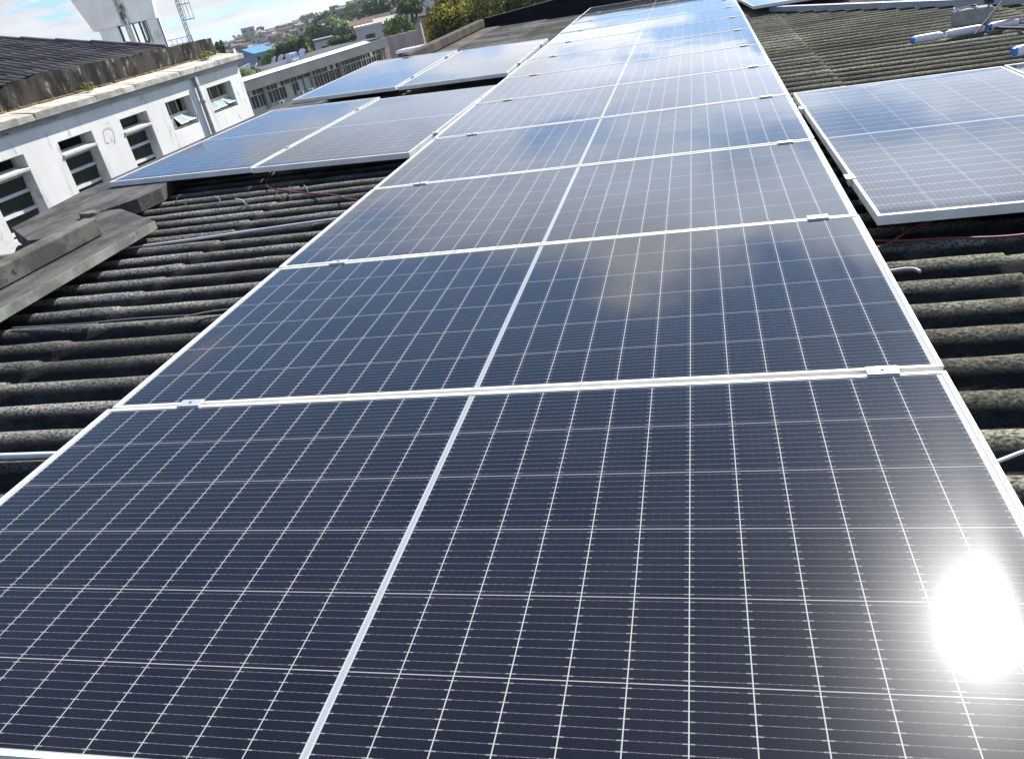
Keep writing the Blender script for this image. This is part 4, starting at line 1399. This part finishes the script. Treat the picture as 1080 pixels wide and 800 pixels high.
# ------------------------------------------------------------------ trees
def tree(loc, crown_c, r_, n, leaf, mat, label, seed, lobes=9, extra=None, cat='tree', xf=.5):
    """loc: foot of the trunk; crown_c: crown centre relative to the foot"""
    root = thing('tree', label, cat, T(loc))
    c = Vector(crown_c)
    s_ = B()
    s_.tube([(0, 0, 0), (c.x * .3, c.y * .3, c.z * .45), (c.x * .8, c.y * .8, c.z * .85), c], [.035 * c.z, .028 * c.z, .02 * c.z, .008 * c.z], 8)
    rg_ = random.Random(seed)
    for k in range(6):
        a = k * 1.05 + rg_.uniform(-.3, .3)
        p0 = c * .7
        p1 = c + Vector((math.cos(a) * r_[0] * .6, math.sin(a) * r_[1] * .6, rg_.uniform(-.1, .45) * r_[2]))
        s_.tube([p0, (p0 + p1) / 2 + Vector((0, 0, .1 * r_[2])), p1], [.014 * c.z, .01 * c.z, .003 * c.z], 6)
    s_.build('trunk', MAT['bark'], root, smooth=True)
    b2 = B().leaves(c, r_, n, leaf, seed, lobes)
    mats = [mat]
    if extra:
        k0 = len(b2.f)
        b2.leaves((c.x, c.y, c.z + r_[2] * .25), (r_[0] * .95, r_[1] * .95, r_[2] * .85), int(n * xf), leaf, seed + 5, lobes, 1)
        mats.append(extra)
    b2.build('crown', mats, root)
    return root


tree((-95.2, 221, -19), (0, 0, 12.6), (7.8, 7, 4.4), 2600, .55, LEAF['dark'], 'big dark green spreading tree with a bright top in the valley', 3, 11, LEAF['bright'])
tree((-68.2, 131.5, -15), (0, 0, 10.0), (2.4, 2.2, 1.9), 700, .32, LEAF['bright'], 'bright green tree beside the blue roof, left of the yellowish one', 4)
tree((-66.2, 132.6, -15), (0, 0, 10.3), (2.0, 2.0, 2.3), 800, .32, LEAF['dark'], 'dark green tree between the bright green and the yellowish tree', 6)
tree((-63.6, 133.8, -15), (0, 0, 10.6), (1.9, 1.9, 1.9), 700, .30, LEAF['yellow'], 'yellowish tree behind the satellite dishes', 7, 8, LEAF['mid'])
tree((-50.4, 117.8, -14), (0, 0, 10.0), (1.5, 1.4, .9), 420, .2, LEAF['olive'], 'low olive bush at the back of the grey building roof', 8, 7, LEAF['mid'])
tree((-48.6, 118.6, -14), (0, 0, 10.1), (1.2, 1.2, .7), 300, .2, LEAF['mid'], 'small green bush left of the white boxy building', 9)
tree((-38.4, 111.8, -13), (0, 0, 9.3), (2.5, 2.3, 1.5), 1100, .25, LEAF['bright'], 'bright green tree behind the pink wall', 10, 9, LEAF['mid'])
tree((-39.6, 122, -13), (0, 0, 10.9), (2.2, 2.2, 1.7), 800, .28, LEAF['dark'], 'dark green tree just above the bright green tree', 12, 9, LEAF['mid'])
tree((-88.5, 243, -18), (0, 0, 14.6), (5.2, 5, 4.0), 1300, .55, LEAF['dark'], 'tall dark tree left of the white two-storey house', 13)
tree((-81.0, 245, -18), (0, 0, 13.8), (4.6, 4.6, 4.0), 1200, .55, LEAF['dark'], 'dense dark tree in front of the white two-storey house', 15)
tree((-118.0, 307, -19), (0, 0, 16.0), (9.5, 8, 3.6), 1500, .7, LEAF['olive'], 'wide olive green tree near the hill crest', 16, 10, LEAF['mid'])
tree((-140.0, 331, -20), (0, 0, 15.0), (8.5, 7, 4.0), 1300, .7, LEAF['dark'], 'dark tree on the slope behind the big bright-topped tree', 17)
tree((-10.6, 42.0, -10), (0, 0, 8.9), (2.6, 2.3, 1.8), 9000, .085, LEAF['olive'], 'large olive tree with yellow blossom behind the brown parapet', 20, 16, LEAF['yellow'], xf=.28)
tree((-8.0, 43.5, -10), (0, 0, 9.1), (2.3, 2.2, 1.6), 7000, .085, LEAF['olive'], 'olive green tree behind the black end wall, right of the yellow one', 21, 13, LEAF['mid'])
tree((-12.1, 41.8, -10), (0, 0, 7.9), (.9, .9, .95), 2600, .075, LEAF['yellow'], 'small yellow-flowered tree at the foot of the ochre wall', 22, 9, LEAF['olive'])
tree((-24.0, 40.5, -10), (.2, 0, 10.15), (.32, .3, .42), 160, .08, LEAF['mid'], 'small dark shrub top at the far end of the white building', 23, 6, cat='shrub')

# undergrowth between the far houses: far too many to count
sc_b = B()
rgz = random.Random(99)
for _ in range(240):
    th_ = rgz.uniform(17, 37)
    rr_ = 200 + (670 - 200) * rgz.random()
    x, y = -math.sin(math.radians(th_)) * rr_, math.cos(math.radians(th_)) * rr_
    zz_ = ground_z(rr_, th_)
    rad = rgz.uniform(2.0, 4.8)
    sc_b.leaves((x, y, zz_ + rad * .8), (rad, rad, rad * .9), 46, rad * .26, rgz.randrange(10 ** 6), 5, rgz.choice([0, 0, 1]))
tag(sc_b.build('hillside_scrub', [LEAF['dark'], LEAF['mid']]), 'dark green scrub and treetops growing between the far houses', 'scrub', kind='stuff')

# ------------------------------------------------------------------ the air between here and the hill
hz = B().box(-1210, 1210, -1210, 1210, -60, 22)
hm = bpy.data.materials.new('haze')
hm.use_nodes = True
hn = hm.node_tree
hn.nodes.remove(hn.nodes['Principled BSDF'])
pv = hn.nodes.new('ShaderNodeVolumePrincipled')
pv.inputs['Color'].default_value = (0.90, 0.94, 1.0, 1)
pv.inputs['Density'].default_value = 0.0002
hn.links.new(pv.outputs[0], hn.nodes['Material Output'].inputs['Volume'])
tag(hz.build('haze', hm), kind='stuff')
